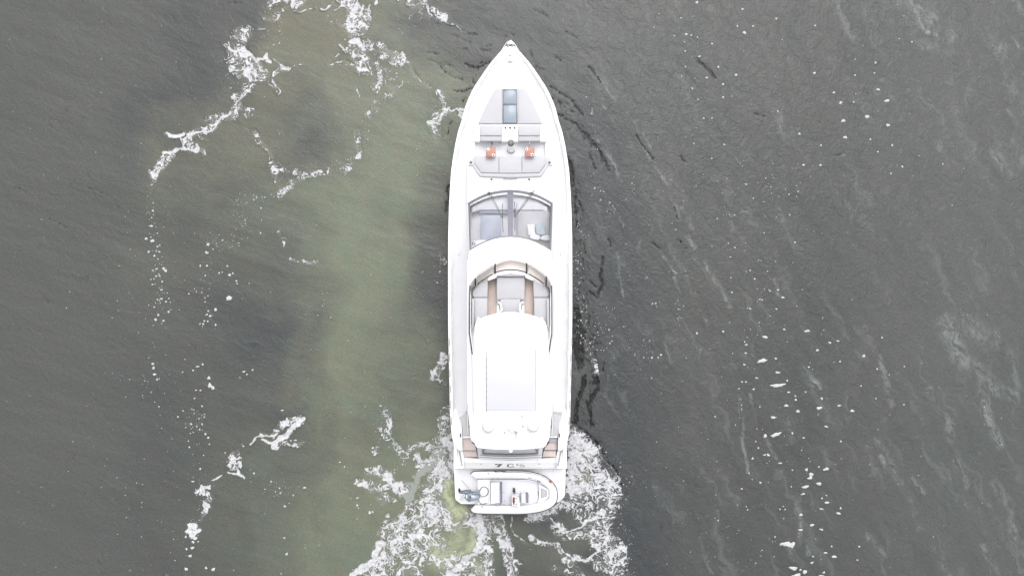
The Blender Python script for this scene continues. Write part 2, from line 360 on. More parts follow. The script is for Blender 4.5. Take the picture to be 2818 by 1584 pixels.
S('lace', A, 55, .6, (2110, 30), (2180, 60), (2230, 10)); S('solid', A, 22, .95, (2200, 10), (2240, 70), (2290, 140)); S('lace', A, 90, .4, (2200, 100), (2330, 120)); S('solid', A, 5, .6, (2150, 70), (2080, 150), (2140, 210), (2200, 130))
S('solid', A, 6, .8, (2380, 175), (2440, 190), (2510, 245)); S('solid', A, 16, .95, (1985, 5), (2000, 20))
S('lace', A, 50, .55, (850, 650), (790, 730), (720, 800), (740, 860), (690, 900), (640, 950)); S('solid', A, 11, .9, (850, 660), (790, 750), (720, 820), (700, 890)); S('lace', A, 55, .58, (700, 930), (560, 960), (430, 1010), (340, 1060))
S('solid', A, 18, 1, (620, 935), (510, 1000), (420, 1030), (340, 1060)); S('solid', A, 32, 1, (140, 1060), (200, 1090), (270, 1050)); S('solid', A, 14, .9, (265, 1080), (300, 1150)); S('solid', A, 22, 1, (392, 1150), (380, 1180), (290, 1165), (220, 1200), (140, 1240))
S('lace', A, 55, .62, (200, 1220), (130, 1320), (90, 1380)); S('solid', A, 10, .9, (150, 1270), (95, 1385)); S('lace', A, 26, .5, (410, 1180), (450, 1240)); S('solid', A, 7, .8, (410, 1060), (440, 1090), (495, 1105)); S('lace', A, 40, .5, (340, 1140), (300, 1100))
S('solid', A, 6, .7, (850, 1080), (870, 1130), (940, 1180)); S('lace', A, 24, .45, (840, 1060), (870, 1130), (940, 1180), (1030, 1250)); S('solid', A, 6, .7, (720, 920), (745, 975)); S('solid', A, 6, .7, (780, 1020), (810, 1035))
S('lace', A, 26, .4, (1010, 1280), (1030, 1330)); S('lace', A, 50, .36, (1110, 1290), (1230, 1340)); S('speck', A, 46, .6, (1140, 1410), (1380, 1330), (1570, 1290), (1710, 1180), (1710, 1030)); S('lace', A, 34, .30, (1140, 1410), (1280, 1380), (1380, 1330), (1460, 1350), (1570, 1290), (1640, 1210), (1710, 1180), (1710, 1030)); S('lace', A, 60, .3, (1780, 920), (1830, 830), (1890, 760))
S('lace', A, 30, .3, (790, 880), (880, 900), (800, 940)); S('speck', A, 120, .28, (620, 500), (700, 640)); S('speck', A, 100, .25, (1640, 500), (1900, 600)); S('speck', A, 60, .3, (1800, 900), (1700, 1200), (1300, 1360))
S('speck', A, 130, .2, (1050, 150), (1000, 350)); S('speck', A, 150, .25, (1500, 100), (1720, 300)); S('speck', A, 30, .4, (2140, 1120), (2110, 1420))
I = 'I'
S('speck', I, 45, .3, (1200, 280), (1200, 560), (1220, 800), (1240, 1050), (1280, 1250), (1220, 1431)); S('speck', I, 45, .22, (1660, 720), (1700, 830), (1600, 1080), (1640, 1400)); S('lace', I, 26, .5, (1225, 230), (1215, 310))
S('lace', I, 28, .4, (2140, 100), (2170, 290)); S('lace', I, 55, .3, (2150, 130), (2300, 150), (2380, 190)); S('lace', I, 45, .48, (2550, 190), (2330, 240), (2290, 300), (2210, 380), (2180, 420)); S('speck', I, 90, .35, (2250, 330), (2100, 380), (1940, 440), (1920, 620))
S('lace', I, 20, .42, (2180, 700), (2240, 740), (2240, 790)); S('lace', I, 22, .42, (2290, 890), (2400, 920), (2510, 920)); S('speck', I, 80, .3, (1900, 700), (1700, 750)); S('speck', I, 30, .3, (2560, 950), (2576, 1300)); S('speck', I, 60, .2, (1700, 1080), (1480, 1170))
Cc = 'C'
S('solid', Cc, 30, 1, (1290, 400), (1240, 430), (1190, 500), (1150, 545)); S('solid', Cc, 14, 1, (1150, 540), (1040, 520)); S('solid', Cc, 15, .95, (1070, 490), (1000, 495), (950, 540)); S('solid', Cc, 14, .9, (1150, 480), (1100, 495), (1030, 480)); S('lace', Cc, 40, .6, (1290, 380), (1170, 420), (1140, 470)); S('lace', Cc, 26, .5, (1220, 520), (1290, 540))
S('solid', Cc, 18, .9, (855, 615), (830, 660)); S('lace', Cc, 45, .55, (860, 610), (830, 660), (890, 650)); S('solid', Cc, 22, 1, (870, 700), (905, 750)); S('solid', Cc, 12, 1, (810, 728), (890, 740)); S('solid', Cc, 10, 1, (770, 745), (710, 785)); S('solid', Cc, 17, 1, (700, 812), (640, 840), (615, 865))
S('lace', Cc, 34, .6, (660, 860), (700, 885), (680, 940)); S('lace', Cc, 20, .5, (680, 930), (650, 1000), (600, 1050)); S('solid', Cc, 44, 1, (550, 1100), (560, 1140)); S('solid', Cc, 26, 1, (510, 1140), (595, 1105)); S('speck', Cc, 70, .4, (640, 800), (660, 880)); S('speck', Cc, 40, .45, (680, 930), (560, 1060))
S('speck', Cc, 60, .35, (240, 130), (290, 210)); S('speck', Cc, 75, .38, (540, 330), (550, 420)); S('speck', Cc, 40, .25, (550, 500), (560, 780)); S('speck', Cc, 70, .2, (930, 790), (1150, 870), (1320, 800))
#  --- wake astern ------------------------------------------------------------------------
B = 'B'
S('film', B, 85, .95, (900, 490), (820, 570), (700, 700), (620, 800)); S('film', B, 40, .8, (600, 760), (540, 770)); S('film', B, 70, .7, (960, 620), (900, 680))
S('speck', B, 60, .5, (430, 120), (430, 300), (370, 440)); S('lace', B, 26, .5, (410, 260), (440, 340)); S('lace', B, 24, .5, (370, 400), (360, 460)); S('lace', B, 40, .42, (450, 160), (490, 360), (530, 440), (600, 480)); S('speck', B, 60, .6, (500, 400), (600, 480), (500, 600))
S('lace', B, 55, .62, (330, 590), (400, 600), (480, 690), (380, 730), (310, 680)); S('lace', B, 50, .5, (620, 450), (780, 400), (860, 440)); S('lace', B, 50, .55, (700, 500), (720, 570), (860, 520)); S('lace', B, 40, .5, (400, 790), (490, 840), (430, 830)); S('lace', B, 30, .5, (480, 950), (450, 990)); S('lace', B, 60, .6, (510, 730), (600, 740))
S('lace', B, 55, .52, (920, 110), (900, 200), (920, 330), (870, 400), (900, 490)); S('solid', B, 50, .95, (975, 330), (950, 400), (990, 500)); S('lace', B, 80, .7, (960, 560), (900, 640), (860, 760))
S('lace', B, 130, .66, (960, 600), (880, 720), (800, 850), (700, 930), (620, 1010)); S('lace', B, 140, .62, (860, 900), (700, 1020), (600, 1150), (500, 1260), (400, 1380)); S('lace', B, 160, .52, (800, 1050), (720, 1200), (620, 1431))
S('lace', B, 110, .60, (900, 950), (1000, 1020), (1130, 960), (1230, 940)); S('solid', B, 14, .8, (880, 860), (900, 940), (1000, 1020), (1050, 990)); S('solid', B, 22, .85, (1240, 950), (1100, 990)); S('lace', B, 130, .5, (780, 1100), (880, 1250), (960, 1380), (1100, 1431))
S('solid', B, 46, 1, (430, 1190), (360, 1240), (330, 1300), (260, 1360), (170, 1440)); S('lace', B, 80, .6, (430, 1220), (380, 1330), (330, 1420)); S('lace', B, 70, .6, (640, 870), (600, 960), (480, 1060), (470, 1200))
S('solid', B, 44, .92, (1230, 940), (1250, 1060), (1220, 1180), (1130, 1280), (1010, 1380), (940, 1440)); S('lace', B, 130, .66, (1240, 960), (1270, 1120), (1230, 1280), (1240, 1431)); S('lace', B, 90, .55, (1000, 1340), (1150, 1431))
S('lace', B, 75, .62, (1290, 960), (1380, 1000), (1400, 1100), (1470, 1200), (1490, 1431)); S('solid', B, 8, .8, (1470, 950), (1460, 1040), (1500, 1100), (1590, 1160)); S('lace', B, 40, .5, (1440, 1200), (1540, 1280))
S('solid', B, 55, .85, (1910, 330), (1960, 390), (1920, 470), (1900, 560)); S('lace', B, 170, .74, (1960, 380), (2060, 480), (1980, 580), (1960, 680)); S('lace', B, 150, .68, (2080, 560), (2150, 680), (2050, 780), (1960, 760)); S('lace', B, 110, .6, (2180, 640), (2230, 760), (2190, 900), (2180, 1080), (2260, 1240), (2240, 1440))
S('lace', B, 130, .52, (1960, 840), (2080, 940), (2120, 1080), (2180, 1200)); S('solid', B, 12, .85, (2100, 930), (2010, 1040), (1900, 1075), (1820, 1000), (1740, 900)); S('lace', B, 60, .6, (1850, 1000), (1900, 1100), (2040, 1110)); S('lace', B, 70, .58, (1620, 930), (1760, 900), (1860, 850)); S('lace', B, 50, .6, (1870, 860), (2060, 850))
S('solid', B, 9, .85, (1640, 1100), (1700, 1140), (1840, 1170), (1880, 1240)); S('solid', B, 17, .95, (1880, 1240), (1960, 1310), (2070, 1330), (2150, 1240), (2110, 1190)); S('lace', B, 36, .5, (1640, 1100), (1840, 1170), (1900, 1300), (2100, 1340)); S('lace', B, 60, .62, (2150, 1340), (2230, 1431))
S('solid', B, 7, .7, (1910, 290), (2000, 300), (2090, 380), (2200, 520), (2300, 660)); S('lace', B, 40, .4, (1940, 1240), (2000, 1431)); S('lace', B, 60, .3, (1840, 1380), (1960, 1431)); S('speck', B, 100, .4, (2100, 400), (2300, 650), (2280, 900), (2340, 1200), (2380, 1431))
#  --- beside the hull --------------------------------------------------------------------
Fq = 'F'; E = 'E'
S('speck', Fq, 60, .7, (205, 540), (240, 700), (250, 820), (280, 900)); S('speck', Fq, 50, .9, (195, 480), (230, 600), (240, 760)); S('speck', Fq, 55, .8, (230, 930), (260, 1080), (290, 1220)); S('speck', Fq, 36, 1.1, (200, 920), (240, 1060), (280, 1190), (320, 1290)); S('lace', Fq, 22, .42, (290, 1200), (330, 1290)); S('speck', Fq, 80, .45, (330, 860), (400, 1000), (380, 1150))
S('speck', Fq, 50, .6, (370, 70), (420, 190)); S('speck', Fq, 40, .5, (570, 20), (560, 130)); S('speck', Fq, 36, .6, (660, 590), (700, 690)); S('speck', Fq, 36, .55, (520, 630), (570, 640)); S('speck', Fq, 40, .6, (430, 850), (450, 930)); S('speck', Fq, 40, .45, (720, 840), (770, 850))
S('speck', Fq, 50, .35, (880, 820), (930, 910)); S('speck', Fq, 50, .4, (700, 1080), (710, 1160), (800, 1170)); S('speck', Fq, 40, .25, (650, 1280), (700, 1290)); S('speck', E, 60, .3, (430, 380), (500, 1100)); S('speck', Fq, 40, .2, (1220, 80), (1240, 250)); S('speck', Fq, 70, .2, (520, 1010), (600, 1130))
S('speck', Fq, 40, .5, (180, 180), (220, 280), (240, 350)); S('lace', 5, 70, .6, (170, 680), (160, 840), (30, 1050)); S('lace', 5, 60, .4, (20, 940), (190, 1210)); S('lace', 4, 70, .5, (130, 230), (60, 120), (150, 240)); S('speck', 4, 120, .5, (40, 300), (60, 500)); S('lace', 6, 90, .5, (160, 300), (110, 500), (200, 600)); S('lace', 6, 90, .5, (60, 760), (150, 700))
#  --- painted hull reflections and dark wave sides ----------------------------------------
K1, K2, K3 = 1, 2, 3
for a in [(E, 11, (65, 115), (120, 165)), (E, 12, (140, 185), (205, 245), (270, 300)), (E, 10, (275, 315), (320, 370), (352, 425)), (E, 13, (110, 395), (175, 410)), (E, 16, (195, 440), (290, 520), (340, 600)),
          (E, 34, (370, 620), (440, 690), (500, 740)), (E, 18, (500, 740), (560, 820), (595, 900)), (E, 10, (600, 900), (640, 1000)), (E, 14, (430, 800), (480, 900), (515, 975)), (E, 26, (235, 860), (270, 980), (270, 1150)), (E, 9, (320, 1180), (300, 1270)), (E, 14, (335, 1280), (385, 1375)),
          (E, 9, (75, 225), (90, 250)), (E, 9, (130, 265), (140, 290)), (E, 8, (185, 290), (210, 325)), (E, 8, (240, 365), (275, 390)),
          (Fq, 9, (372, 500), (378, 600)), (Fq, 14, (372, 610), (385, 690), (365, 750)), (Fq, 8, (312, 650), (350, 700)), (Fq, 9, (305, 720), (355, 775)), (Fq, 7, (412, 375), (432, 432)), (Fq, 44, (205, 940), (235, 1000), (205, 1090), (215, 1200)),
          (Fq, 20, (255, 1300), (240, 1448)), (Fq, 22, (325, 1310), (350, 1370), (330, 1448)), (Fq, 8, (210, 60), (198, 125)), (Fq, 9, (222, 125), (258, 195)), (Fq, 10, (190, 140), (205, 300)), (Fq, 8, (375, 1265), (388, 1210)), (Fq, 30, (210, 850), (220, 930)),
          (B, 26, (2010, 0), (1975, 130), (1965, 230)), (B, 16, (2110, 0), (2080, 130), (2105, 230)), (B, 12, (1930, 230), (2020, 270), (2110, 330), (2190, 460)), (B, 10, (2250, 560), (2300, 700)),
          (1, 22, (470, 505), (640, 560), (800, 545)), (1, 16, (820, 520), (900, 490)), (1, 14, (720, 500), (770, 485)), (1, 12, (430, 260), (510, 260)), (1, 16, (750, 270), (870, 300)), (1, 12, (830, 230), (880, 215)), (1, 14, (1540, 320), (1590, 410)), (1, 16, (1980, 400), (2060, 455)),
          (1, 18, (1640, 540), (1710, 592)), (1, 10, (1740, 572), (1800, 585)), (1, 20, (390, 930), (470, 935), (560, 900)), (1, 14, (560, 895), (620, 885)), (1, 14, (500, 1040), (440, 1130)), (1, 12, (570, 15), (700, 10)), (1, 10, (1100, 75), (1155, 80)), (1, 10, (1180, 12), (1270, 38)), (1, 14, (640, 740), (660, 820)), (1, 12, (1920, 860), (2010, 940)),
          (3, 34, (190, 60), (160, 160)), (3, 34, (200, 250), (170, 460)), (3, 10, (150, 660), (200, 740)), (A, 6, (2420, 700), (2480, 705)), (A, 6, (2370, 1080), (2400, 970))]:
    S('dark', a[0], a[1] * 1.15, .95, *a[2:])
for a in [('U', 4, .8, (214, 190), (232, 212), (250, 236)), ('U', 5, .7, (528, 175), (552, 192), (576, 216)), ('U', 3.5, .75, (358, 386), (380, 425), (400, 450)), ('U', 3.5, .7, (404, 690), (428, 712)), ('U', 3.5, .6, (478, 680), (500, 705)), ('U', 3, .6, (480, 440), (496, 460)), ('U', 3, .5, (470, 585), (480, 620)), ('U', 3, .5, (60, 30), (100, 55)), ('U', 3, .5, (150, 90), (180, 110)), ('U', 3, .5, (690, 328), (716, 334)), ('U', 3, .45, (914, 443), (944, 437)), (1, 14, .5, (240, 30), (370, 50)), (1, 12, .5, (420, 90), (560, 150)), (1, 16, .45, (300, 720), (440, 750)), (1, 14, .4, (0, 540), (230, 540)), (A, 8, .45, (2220, 480), (2300, 520), (2400, 590)), (A, 6, .45, (2330, 500), (2400, 510)), (A, 6, .4, (2200, 420), (2290, 440)), (I, 8, .35, (680, 320), (830, 390), (870, 410)), (I, 7, .35, (390, 570), (520, 650)), (I, 7, .3, (130, 320), (220, 380)), (A, 8, .4, (640, 20), (760, 10))]:
    S('dark', a[0], a[1] * 1.3, a[2] + .12, *a[3:])
for a in [(Fq, 70, .36, (215, 60), (225, 400), (235, 850)), (Fq, 60, .40, (250, 560), (290, 900), (330, 1100)), (Fq, 60, .38, (300, 1100), (330, 1448)), (Fq, 60, .40, (200, 820), (215, 1240)), (E, 60, .30, (150, 300), (420, 700), (560, 900)), (1, 110, .33, (600, 560), (860, 520)), (1, 90, .30, (1600, 500), (1900, 900)), (B, 60, .38, (2050, 60), (2060, 240)), (B, 50, .3, (2130, 330), (2250, 560), (2330, 800)), (B, 40, .3, (930, 60), (900, 300)), (3, 60, .34, (170, 60), (160, 480))]:
    S('dark', a[0], a[1], a[2], *a[3:])
#  --- sky sheen painted as light streaks along the wave backs -----------------------------------------
G = 'G'; Hh = 'H'
for a in [(E, 12, .7, (470, 0), (560, 100), (620, 190)), (E, 9, .5, (620, 190), (710, 280)), (E, 10, .8, (440, 540), (520, 680), (560, 780)), (E, 30, .75, (560, 760), (640, 850), (700, 950), (745, 1080)), (E, 9, .5, (905, 500), (930, 580), (1010, 680)), (E, 15, .85, (925, 630), (1000, 760), (1030, 830), (1110, 930), (1190, 1050), (1250, 1150)), (E, 18, .35, (990, 620), (1090, 790)),
          (E, 10, .55, (1260, 1220), (1340, 1340), (1370, 1448)), (E, 14, .5, (1385, 1330), (1410, 1370)), (E, 12, .6, (1830, 790), (1935, 920)), (E, 40, .35, (2350, 460), (2390, 600), (2440, 710)), (E, 8, .5, (910, 320), (950, 410)), (E, 8, .55, (540, 320), (600, 380)), (E, 8, .5, (660, 460), (705, 520)), (E, 10, .35, (1250, 1050), (1350, 1170)),
          (Fq, 9, .7, (800, 0), (840, 40)), (Fq, 9, .6, (895, 150), (920, 250)), (Fq, 12, .75, (950, 360), (1000, 440)), (Fq, 9, .7, (1070, 535), (1100, 605)), (Fq, 8, .75, (800, 500), (830, 560), (868, 620)), (Fq, 10, .45, (850, 650), (890, 780)), (Fq, 18, .45, (1130, 640), (1230, 820)), (Fq, 8, .6, (490, 240), (515, 300)), (Fq, 9, .5, (495, 470), (505, 610)), (Fq, 10, .45, (1240, 230), (1252, 325)),
          (Fq, 15, .5, (1520, 660), (1550, 770)), (Fq, 8, .5, (1050, 890), (1075, 945)), (Fq, 8, .5, (790, 1070), (835, 1210)), (Fq, 14, .4, (1140, 1000), (1160, 1080)), (Fq, 11, .4, (1385, 1070), (1390, 1150)), (Fq, 13, .4, (1540, 190), (1600, 310)), (Fq, 12, .4, (1205, 1090), (1280, 1240)), (Fq, 8, .45, (500, 640), (520, 780)), (Fq, 9, .4, (420, 1290), (405, 1430)), (Fq, 14, .35, (640, 400), (640, 490)), (Fq, 14, .4, (960, 245), (985, 310)),
          (G, 16, .4, (900, 50), (980, 180)), (G, 18, .45, (1100, 160), (1120, 270), (1190, 440)), (G, 17, .5, (660, 250), (735, 355)), (G, 17, .5, (900, 390), (890, 460), (940, 570)), (G, 9, .65, (275, 400), (285, 540), (300, 700), (322, 850)), (G, 11, .55, (440, 650), (510, 775)), (G, 20, .45, (560, 560), (595, 665)), (G, 70, .55, (1480, -20), (1570, 180), (1690, 290), (1840, 380)), (G, 40, .6, (1700, 380), (1720, 500), (1800, 690)),
          (G, 36, .45, (1400, 370), (1490, 560), (1540, 770), (1610, 940)), (G, 16, .5, (1120, 750), (1150, 850)), (G, 17, .4, (940, 830), (990, 970)), (G, 26, .4, (1290, 870), (1350, 960)), (G, 40, .5, (1780, 930), (1870, 1080), (1890, 1230), (1960, 1330)), (G, 26, .45, (1020, 1190), (1140, 1340)), (G, 28, .35, (1420, 1250), (1510, 1448)), (G, 26, .45, (1700, 1270), (1780, 1430)), (G, 17, .5, (620, 1060), (640, 1200), (690, 1320)),
          (G, 8, .55, (50, 1230), (120, 1440)), (G, 13, .45, (420, 1040), (465, 1095)), (G, 70, .4, (1850, 180), (1910, 420)), (G, 90, .4, (1560, -20), (1760, 80)), (G, 12, .5, (150, 1080), (140, 1200)), (G, 14, .35, (560, 1300), (600, 1350)), (G, 16, .35, (1020, 0), (1060, 130)), (G, 30, .3, (1100, 650), (1240, 920), (1280, 1000)), (G, 24, .3, (1310, 1090), (1440, 1170)), (G, 26, .3, (1740, 1050), (1650, 930)), (G, 12, .45, (0, 760), (15, 880)), (G, 10, .4, (340, 400), (365, 540)), (G, 12, .35, (780, 720), (800, 810)), (G, 10, .3, (760, 1330), (790, 1420)),
          (Hh, 42, .35, (560, 0), (640, 130), (700, 280), (760, 350)), (Hh, 14, .8, (1150, 0), (1200, 80), (1240, 170)), (Hh, 14, .75, (1240, 170), (1290, 260), (1370, 285)), (Hh, 110, .5, (1160, 0), (1290, 130), (1500, 260)), (Hh, 9, .8, (1475, 640), (1535, 682)), (Hh, 80, .55, (1900, 400), (1960, 600), (2070, 760)), (Hh, 14, .6, (2000, 300), (2060, 390)), (Hh, 30, .45, (2010, 0), (2079, 100)), (Hh, 12, .5, (1320, 780), (1340, 800)), (Hh, 24, .45, (1960, 880), (2010, 1000)),
          (Hh, 40, .35, (1380, 1130), (1470, 1270)), (Hh, 70, .4, (1810, 1220), (1990, 1370)), (Hh, 11, .55, (1500, 1290), (1580, 1350)), (Hh, 40, .35, (140, 930), (200, 1140)), (Hh, 20, .35, (1070, 620), (1160, 720)), (Hh, 90, .3, (1650, 760), (1560, 640)), (Hh, 60, .25, (1700, 240), (1820, 330)), (Hh, 50, .25, (1250, 350), (1500, 420)), (Hh, 80, .3, (1950, 1100), (2079, 1300))]:
    S('sheen', a[0], a[1] * (1.7 if a[1] < 20 else 1.25), a[2] * (1.15 if a[1] < 20 else .95), *a[3:])
fields['lace'] *= 1 - .8 * np.clip(fields['churn'] - .15, 0, 1)
# swell: long soft crests, shorter chop, a raised rim along the wake
ax = (X * .9 + Y * .45); bx = (-X * .45 + Y * .9)
right = 1 / (1 + np.exp(-(X - 3) / 3.0))
swR = (fbm(ax * .75, bx * .16, 21, 4) - .5); swL = (fbm((X * .3 + Y * .95) * .9, (X * .95 - Y * .3) * .22, 31, 4) - .5)
foamy = np.clip(fields['lace'] + fields['solid'] + fields['churn'] * .6, 0, 1)
Z = (right * swR * .10 + (1 - right) * swL * .07) * (1 - .5 * foamy) + foamy * (fbm(X * 1.8, Y * 1.8, 41, 3) - .5) * .22 + fields['sheen'] * .02 - np.clip(fields['dark'], 0, 1) * .03
edge = np.clip((np.maximum(np.abs(X) / 25.2, np.abs(Y) / 15.2) - 1) * 6, 0, 1); Z = Z * (1 - edge)
verts = np.stack([X, Y, Z], -1).reshape(-1, 3).astype(np.float32)
ii, jj = np.meshgrid(np.arange(NX - 1), np.arange(NY - 1)); q = (jj * NX + ii).ravel()
quads = np.stack([q, q + 1, q + NX + 1, q + NX], -1).astype(np.int32)
me = bpy.data.meshes.new('sea_water'); me.vertices.add(len(verts)); me.vertices.foreach_set('co', verts.ravel())
me.loops.add(quads.size); me.loops.foreach_set('vertex_index', quads.ravel())
me.polygons.add(len(quads)); me.polygons.foreach_set('loop_start', np.arange(0, quads.size, 4, dtype=np.int32)); me.polygons.foreach_set('loop_total', np.full(len(quads), 4, np.int32))
me.polygons.foreach_set('use_smooth', np.ones(len(quads), bool)); me.update(); me.validate()
for k, v in fields.items():
    at = me.attributes.new(k, 'FLOAT', 'POINT'); at.data.foreach_set('value', v.astype(np.float32).ravel())

def sea_material():
    b = NB('silty_sea_water'); p = b.geo()
    wv = b.noise(p, 1.1, 2, .5, col=True); wv2 = b.noise(p, 3.6, 2, .5, col=True)
    pw = b.vadd(b.vadd(p, b.vscale(wv, 1.0)), b.vscale(wv2, .30))
    lace, solid, speck, silt, olive, dark, sheen, film, churn, cool = [b.attr(k) for k in ('lace', 'solid', 'speck', 'silt', 'olive', 'dark', 'sheen', 'film', 'churn', 'cool')]
    def vein(scale, det, k, off=0):
        n = b.noise(b.mapping(pw, loc=(off, off * .7, 0)), scale, det, .55)
        return b.math('MULTIPLY', b.math('ABSOLUTE', b.math('SUBTRACT', n, .5)), 2 * k)
    v1 = vein(.9, 2, 9.0, 3); v2 = vein(1.9, 2, 8.5, 11); v3 = b.math('ADD', vein(4.2, 2, 7.5, 19), .10); v4 = b.math('ADD', vein(9, 1, 8.0, 23), .34)
    T = b.math('MINIMUM', b.math('MINIMUM', v1, v2), b.math('MINIMUM', v3, v4))
    clump = b.noise(pw, 1.7, 4, .6)
    T = b.math('ADD', T, b.math('MULTIPLY', b.math('SUBTRACT', .54, clump), 2.0))
    fl = b.smooth(b.math('SUBTRACT', lace, T), -.03, .12)
    fl = b.math('MULTIPLY', fl, b.smooth(lace, .02, .14))
    ns = b.noise(p, 4.5, 6, .65)
    Ts = b.math('ADD', .55, b.math('MULTIPLY', b.math('SUBTRACT', ns, .5), 3.0))
    fs = b.math('MULTIPLY', b.smooth(b.math('SUBTRACT', solid, Ts), -.04, .12), b.smooth(solid, .05, .2))
    vo = b.n('ShaderNodeTexVoronoi'); b.put(vo.inputs['Vector'], b.vadd(p, b.vscale(wv2, .06))); vo.inputs['Scale'].default_value = 7.5
    sep = b.n('ShaderNodeSeparateColor'); b.put(sep.inputs[0], vo.outputs['Color'])
    rad = b.math('MULTIPLY_ADD', sep.outputs[1], .30, .10)
    vo2 = b.n('ShaderNodeTexVoronoi'); b.put(vo2.inputs['Vector'], p); vo2.inputs['Scale'].default_value = 15
    sep2 = b.n('ShaderNodeSeparateColor'); b.put(sep2.inputs[0], vo2.outputs['Color'])
    fk2 = b.math('MULTIPLY', b.smooth(b.math('SUBTRACT', b.math('MULTIPLY_ADD', sep2.outputs[1], .35, .05), vo2.outputs['Distance']), -.03, .1), b.smooth(b.math('SUBTRACT', speck, b.math('MULTIPLY', sep2.outputs[0], 1.3)), -.02, .02))
    dot = b.smooth(b.math('SUBTRACT', rad, vo.outputs['Distance']), -.02, .06)
    fk = b.math('MULTIPLY', dot, b.smooth(b.math('SUBTRACT', speck, b.math('MULTIPLY', sep.outputs[0], 1.15)), -.03, .03))
    fk = b.math('MULTIPLY', fk, b.math('MULTIPLY_ADD', sep.outputs[2], .6, .4)); fk = b.math('MAXIMUM', fk, b.math('MULTIPLY', fk2, .7))
    nf = b.noise(pw, 3.2, 5, .6); ff = b.smooth(b.math('SUBTRACT', film, b.math('MULTIPLY_ADD', b.math('SUBTRACT', nf, .5), 3.4, .42)), -.08, .30)
    ff = b.math('MULTIPLY', ff, b.smooth(film, .03, .25))
    # ripples, streaked right and left
    sepp = b.n('ShaderNodeSeparateXYZ'); b.put(sepp.inputs[0], p)
    side = b.smooth(sepp.outputs[0], -4, 6)
    rR = b.noise(b.along(pw, -60, .95, .40), 1.5, 4, .62)
    rL = b.noise(b.along(pw, -28, .85, .34), 1.3, 4, .62)
    crest = b.math('POWER', b.math('SUBTRACT', 1.0, b.math('MULTIPLY', b.math('ABSOLUTE', b.math('SUBTRACT', b.noise(b.along(pw, -58, 1.5, .62, (3, 9, 0)), 1.2, 3, .6), .5)), 5.0), clamp=True), 2.0)
    chop = b.math('ADD', b.math('MULTIPLY', rR, side), b.math('MULTIPLY', rL, b.math('SUBTRACT', 1.0, side)))
    fine = b.noise(p, 14, 4, .7)
    # water body
    amp_ = b.math('SUBTRACT', 1.0, b.math('MULTIPLY', silt, .8))
    tone = b.noise(p, .16, 3, .5); tone2 = b.noise(b.along(p, -62, 2.6, 1), .9, 4, .6)
    c = b.mix(b.smooth(tone, .35, .65), (0.0555, 0.0575, 0.0575), (0.0625, 0.0622, 0.0615))
    c = b.mix(b.math('MULTIPLY', b.smooth(tone2, .35, .7), .35), c, (0.068, 0.0705, 0.070))
    c = b.mix(b.math('MULTIPLY', b.smooth(sepp.outputs[0], -14, -20), .5), c, (0.08165, 0.08307, 0.0781)); c = b.mix(b.math('MULTIPLY', b.smooth(sepp.outputs[0], 13, 21), .5), c, (0.0852, 0.08804, 0.08662))
    c = b.mix(b.math('MULTIPLY', cool, .9), c, (0.0455, 0.0475, 0.0515))
    nz = b.noise(pw, .6, 4, .6)
    ss = b.math('MULTIPLY', silt, b.smooth(nz, .05, .5, .75, 1.0))
    sc_ = b.mix(b.smooth(b.math('ADD', olive, b.math('SUBTRACT', nz, .5)), .05, .95), (0.132, 0.141, 0.104), (0.122, 0.118, 0.087)); c = b.mix(ss, c, sc_)
    hue = b.noise(p, .45, 3, .6); c = b.mix(b.math('MULTIPLY', b.math('MULTIPLY', ss, b.smooth(hue, .5, .68)), .5), c, (0.1065, 0.1349, 0.1051))
    cn = b.noise(pw, 2.4, 4, .65)
    c = b.mix(b.math('MULTIPLY', churn, b.smooth(cn, .15, .65)), c, (0.40, 0.425, 0.28))
    # painted sky sheen broken by fine striations
    st = b.noise(b.along(pw, -60, 1.0, .26), 1.6, 5, .68)
    sh = b.math('MULTIPLY', sheen, b.smooth(st, .40, .56)); c = b.mix(b.math('MULTIPLY', sh, .95), c, (0.2059, 0.213, 0.213))
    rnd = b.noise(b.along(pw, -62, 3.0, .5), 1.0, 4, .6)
    c = b.mix(b.math('MULTIPLY', b.math('MULTIPLY', b.smooth(rnd, .54, .70), side), .20), c, (0.1775, 0.1846, 0.1846))  # scattered light wave backs, painted into the colour
    hq = b.smooth(b.noise(p, 1.1, 5, .65), .36, .64); c = b.mul(1.0, c, b.mix(hq, (.99, .99, .97), (.93, .985, .965)))
    gr = b.smooth(b.noise(b.along(p, -40, .11, .07), 1.0, 3, .7), .30, .70); c = b.mul(1.0, c, b.mix(gr, (.86, .86, .86), (1.09, 1.09, 1.09)))
    wisp = b.math('MULTIPLY', b.smooth(b.noise(b.along(pw, -48, 1.3, .22, (7, 3, 0)), 1.3, 4, .6), .60, .74), amp_) ; c = b.mul(b.math('MULTIPLY', wisp, .5), c, (.55, .56, .55)); c = b.mul(b.math('MULTIPLY', b.math('MULTIPLY', b.smooth(rnd, .46, .34), side), .35), c, (.75, .76, .77))  # dark ripple wisps and shaded wave sides, painted into the colour
    # hull reflections and wave shade, painted near black into the water colour
    dn = b.noise(b.along(p, -70, 1.1, .6), 4.0, 4, .7)
    dk = b.smooth(b.math('SUBTRACT', dark, b.math('MULTIPLY_ADD', b.math('SUBTRACT', dn, .5), 3.4, .50)), -.10, .26)
    dk = b.math('MULTIPLY', dk, b.smooth(dark, .05, .25)); c = b.mix(dk, c, (.006, .006, .006))
    halo = b.math('MULTIPLY', b.smooth(b.math('MAXIMUM', lace, solid), .05, .75), b.smooth(b.noise(pw, 1.5, 4, .6), .30, .65)); c = b.mix(b.math('MULTIPLY', halo, .38), c, (.23, .24, .215))
    c = b.mix(b.math('MULTIPLY', ff, .62), c, (0.284, 0.3017, 0.2911))
    foam = b.math('MAXIMUM', b.math('MAXIMUM', fl, fs), fk)
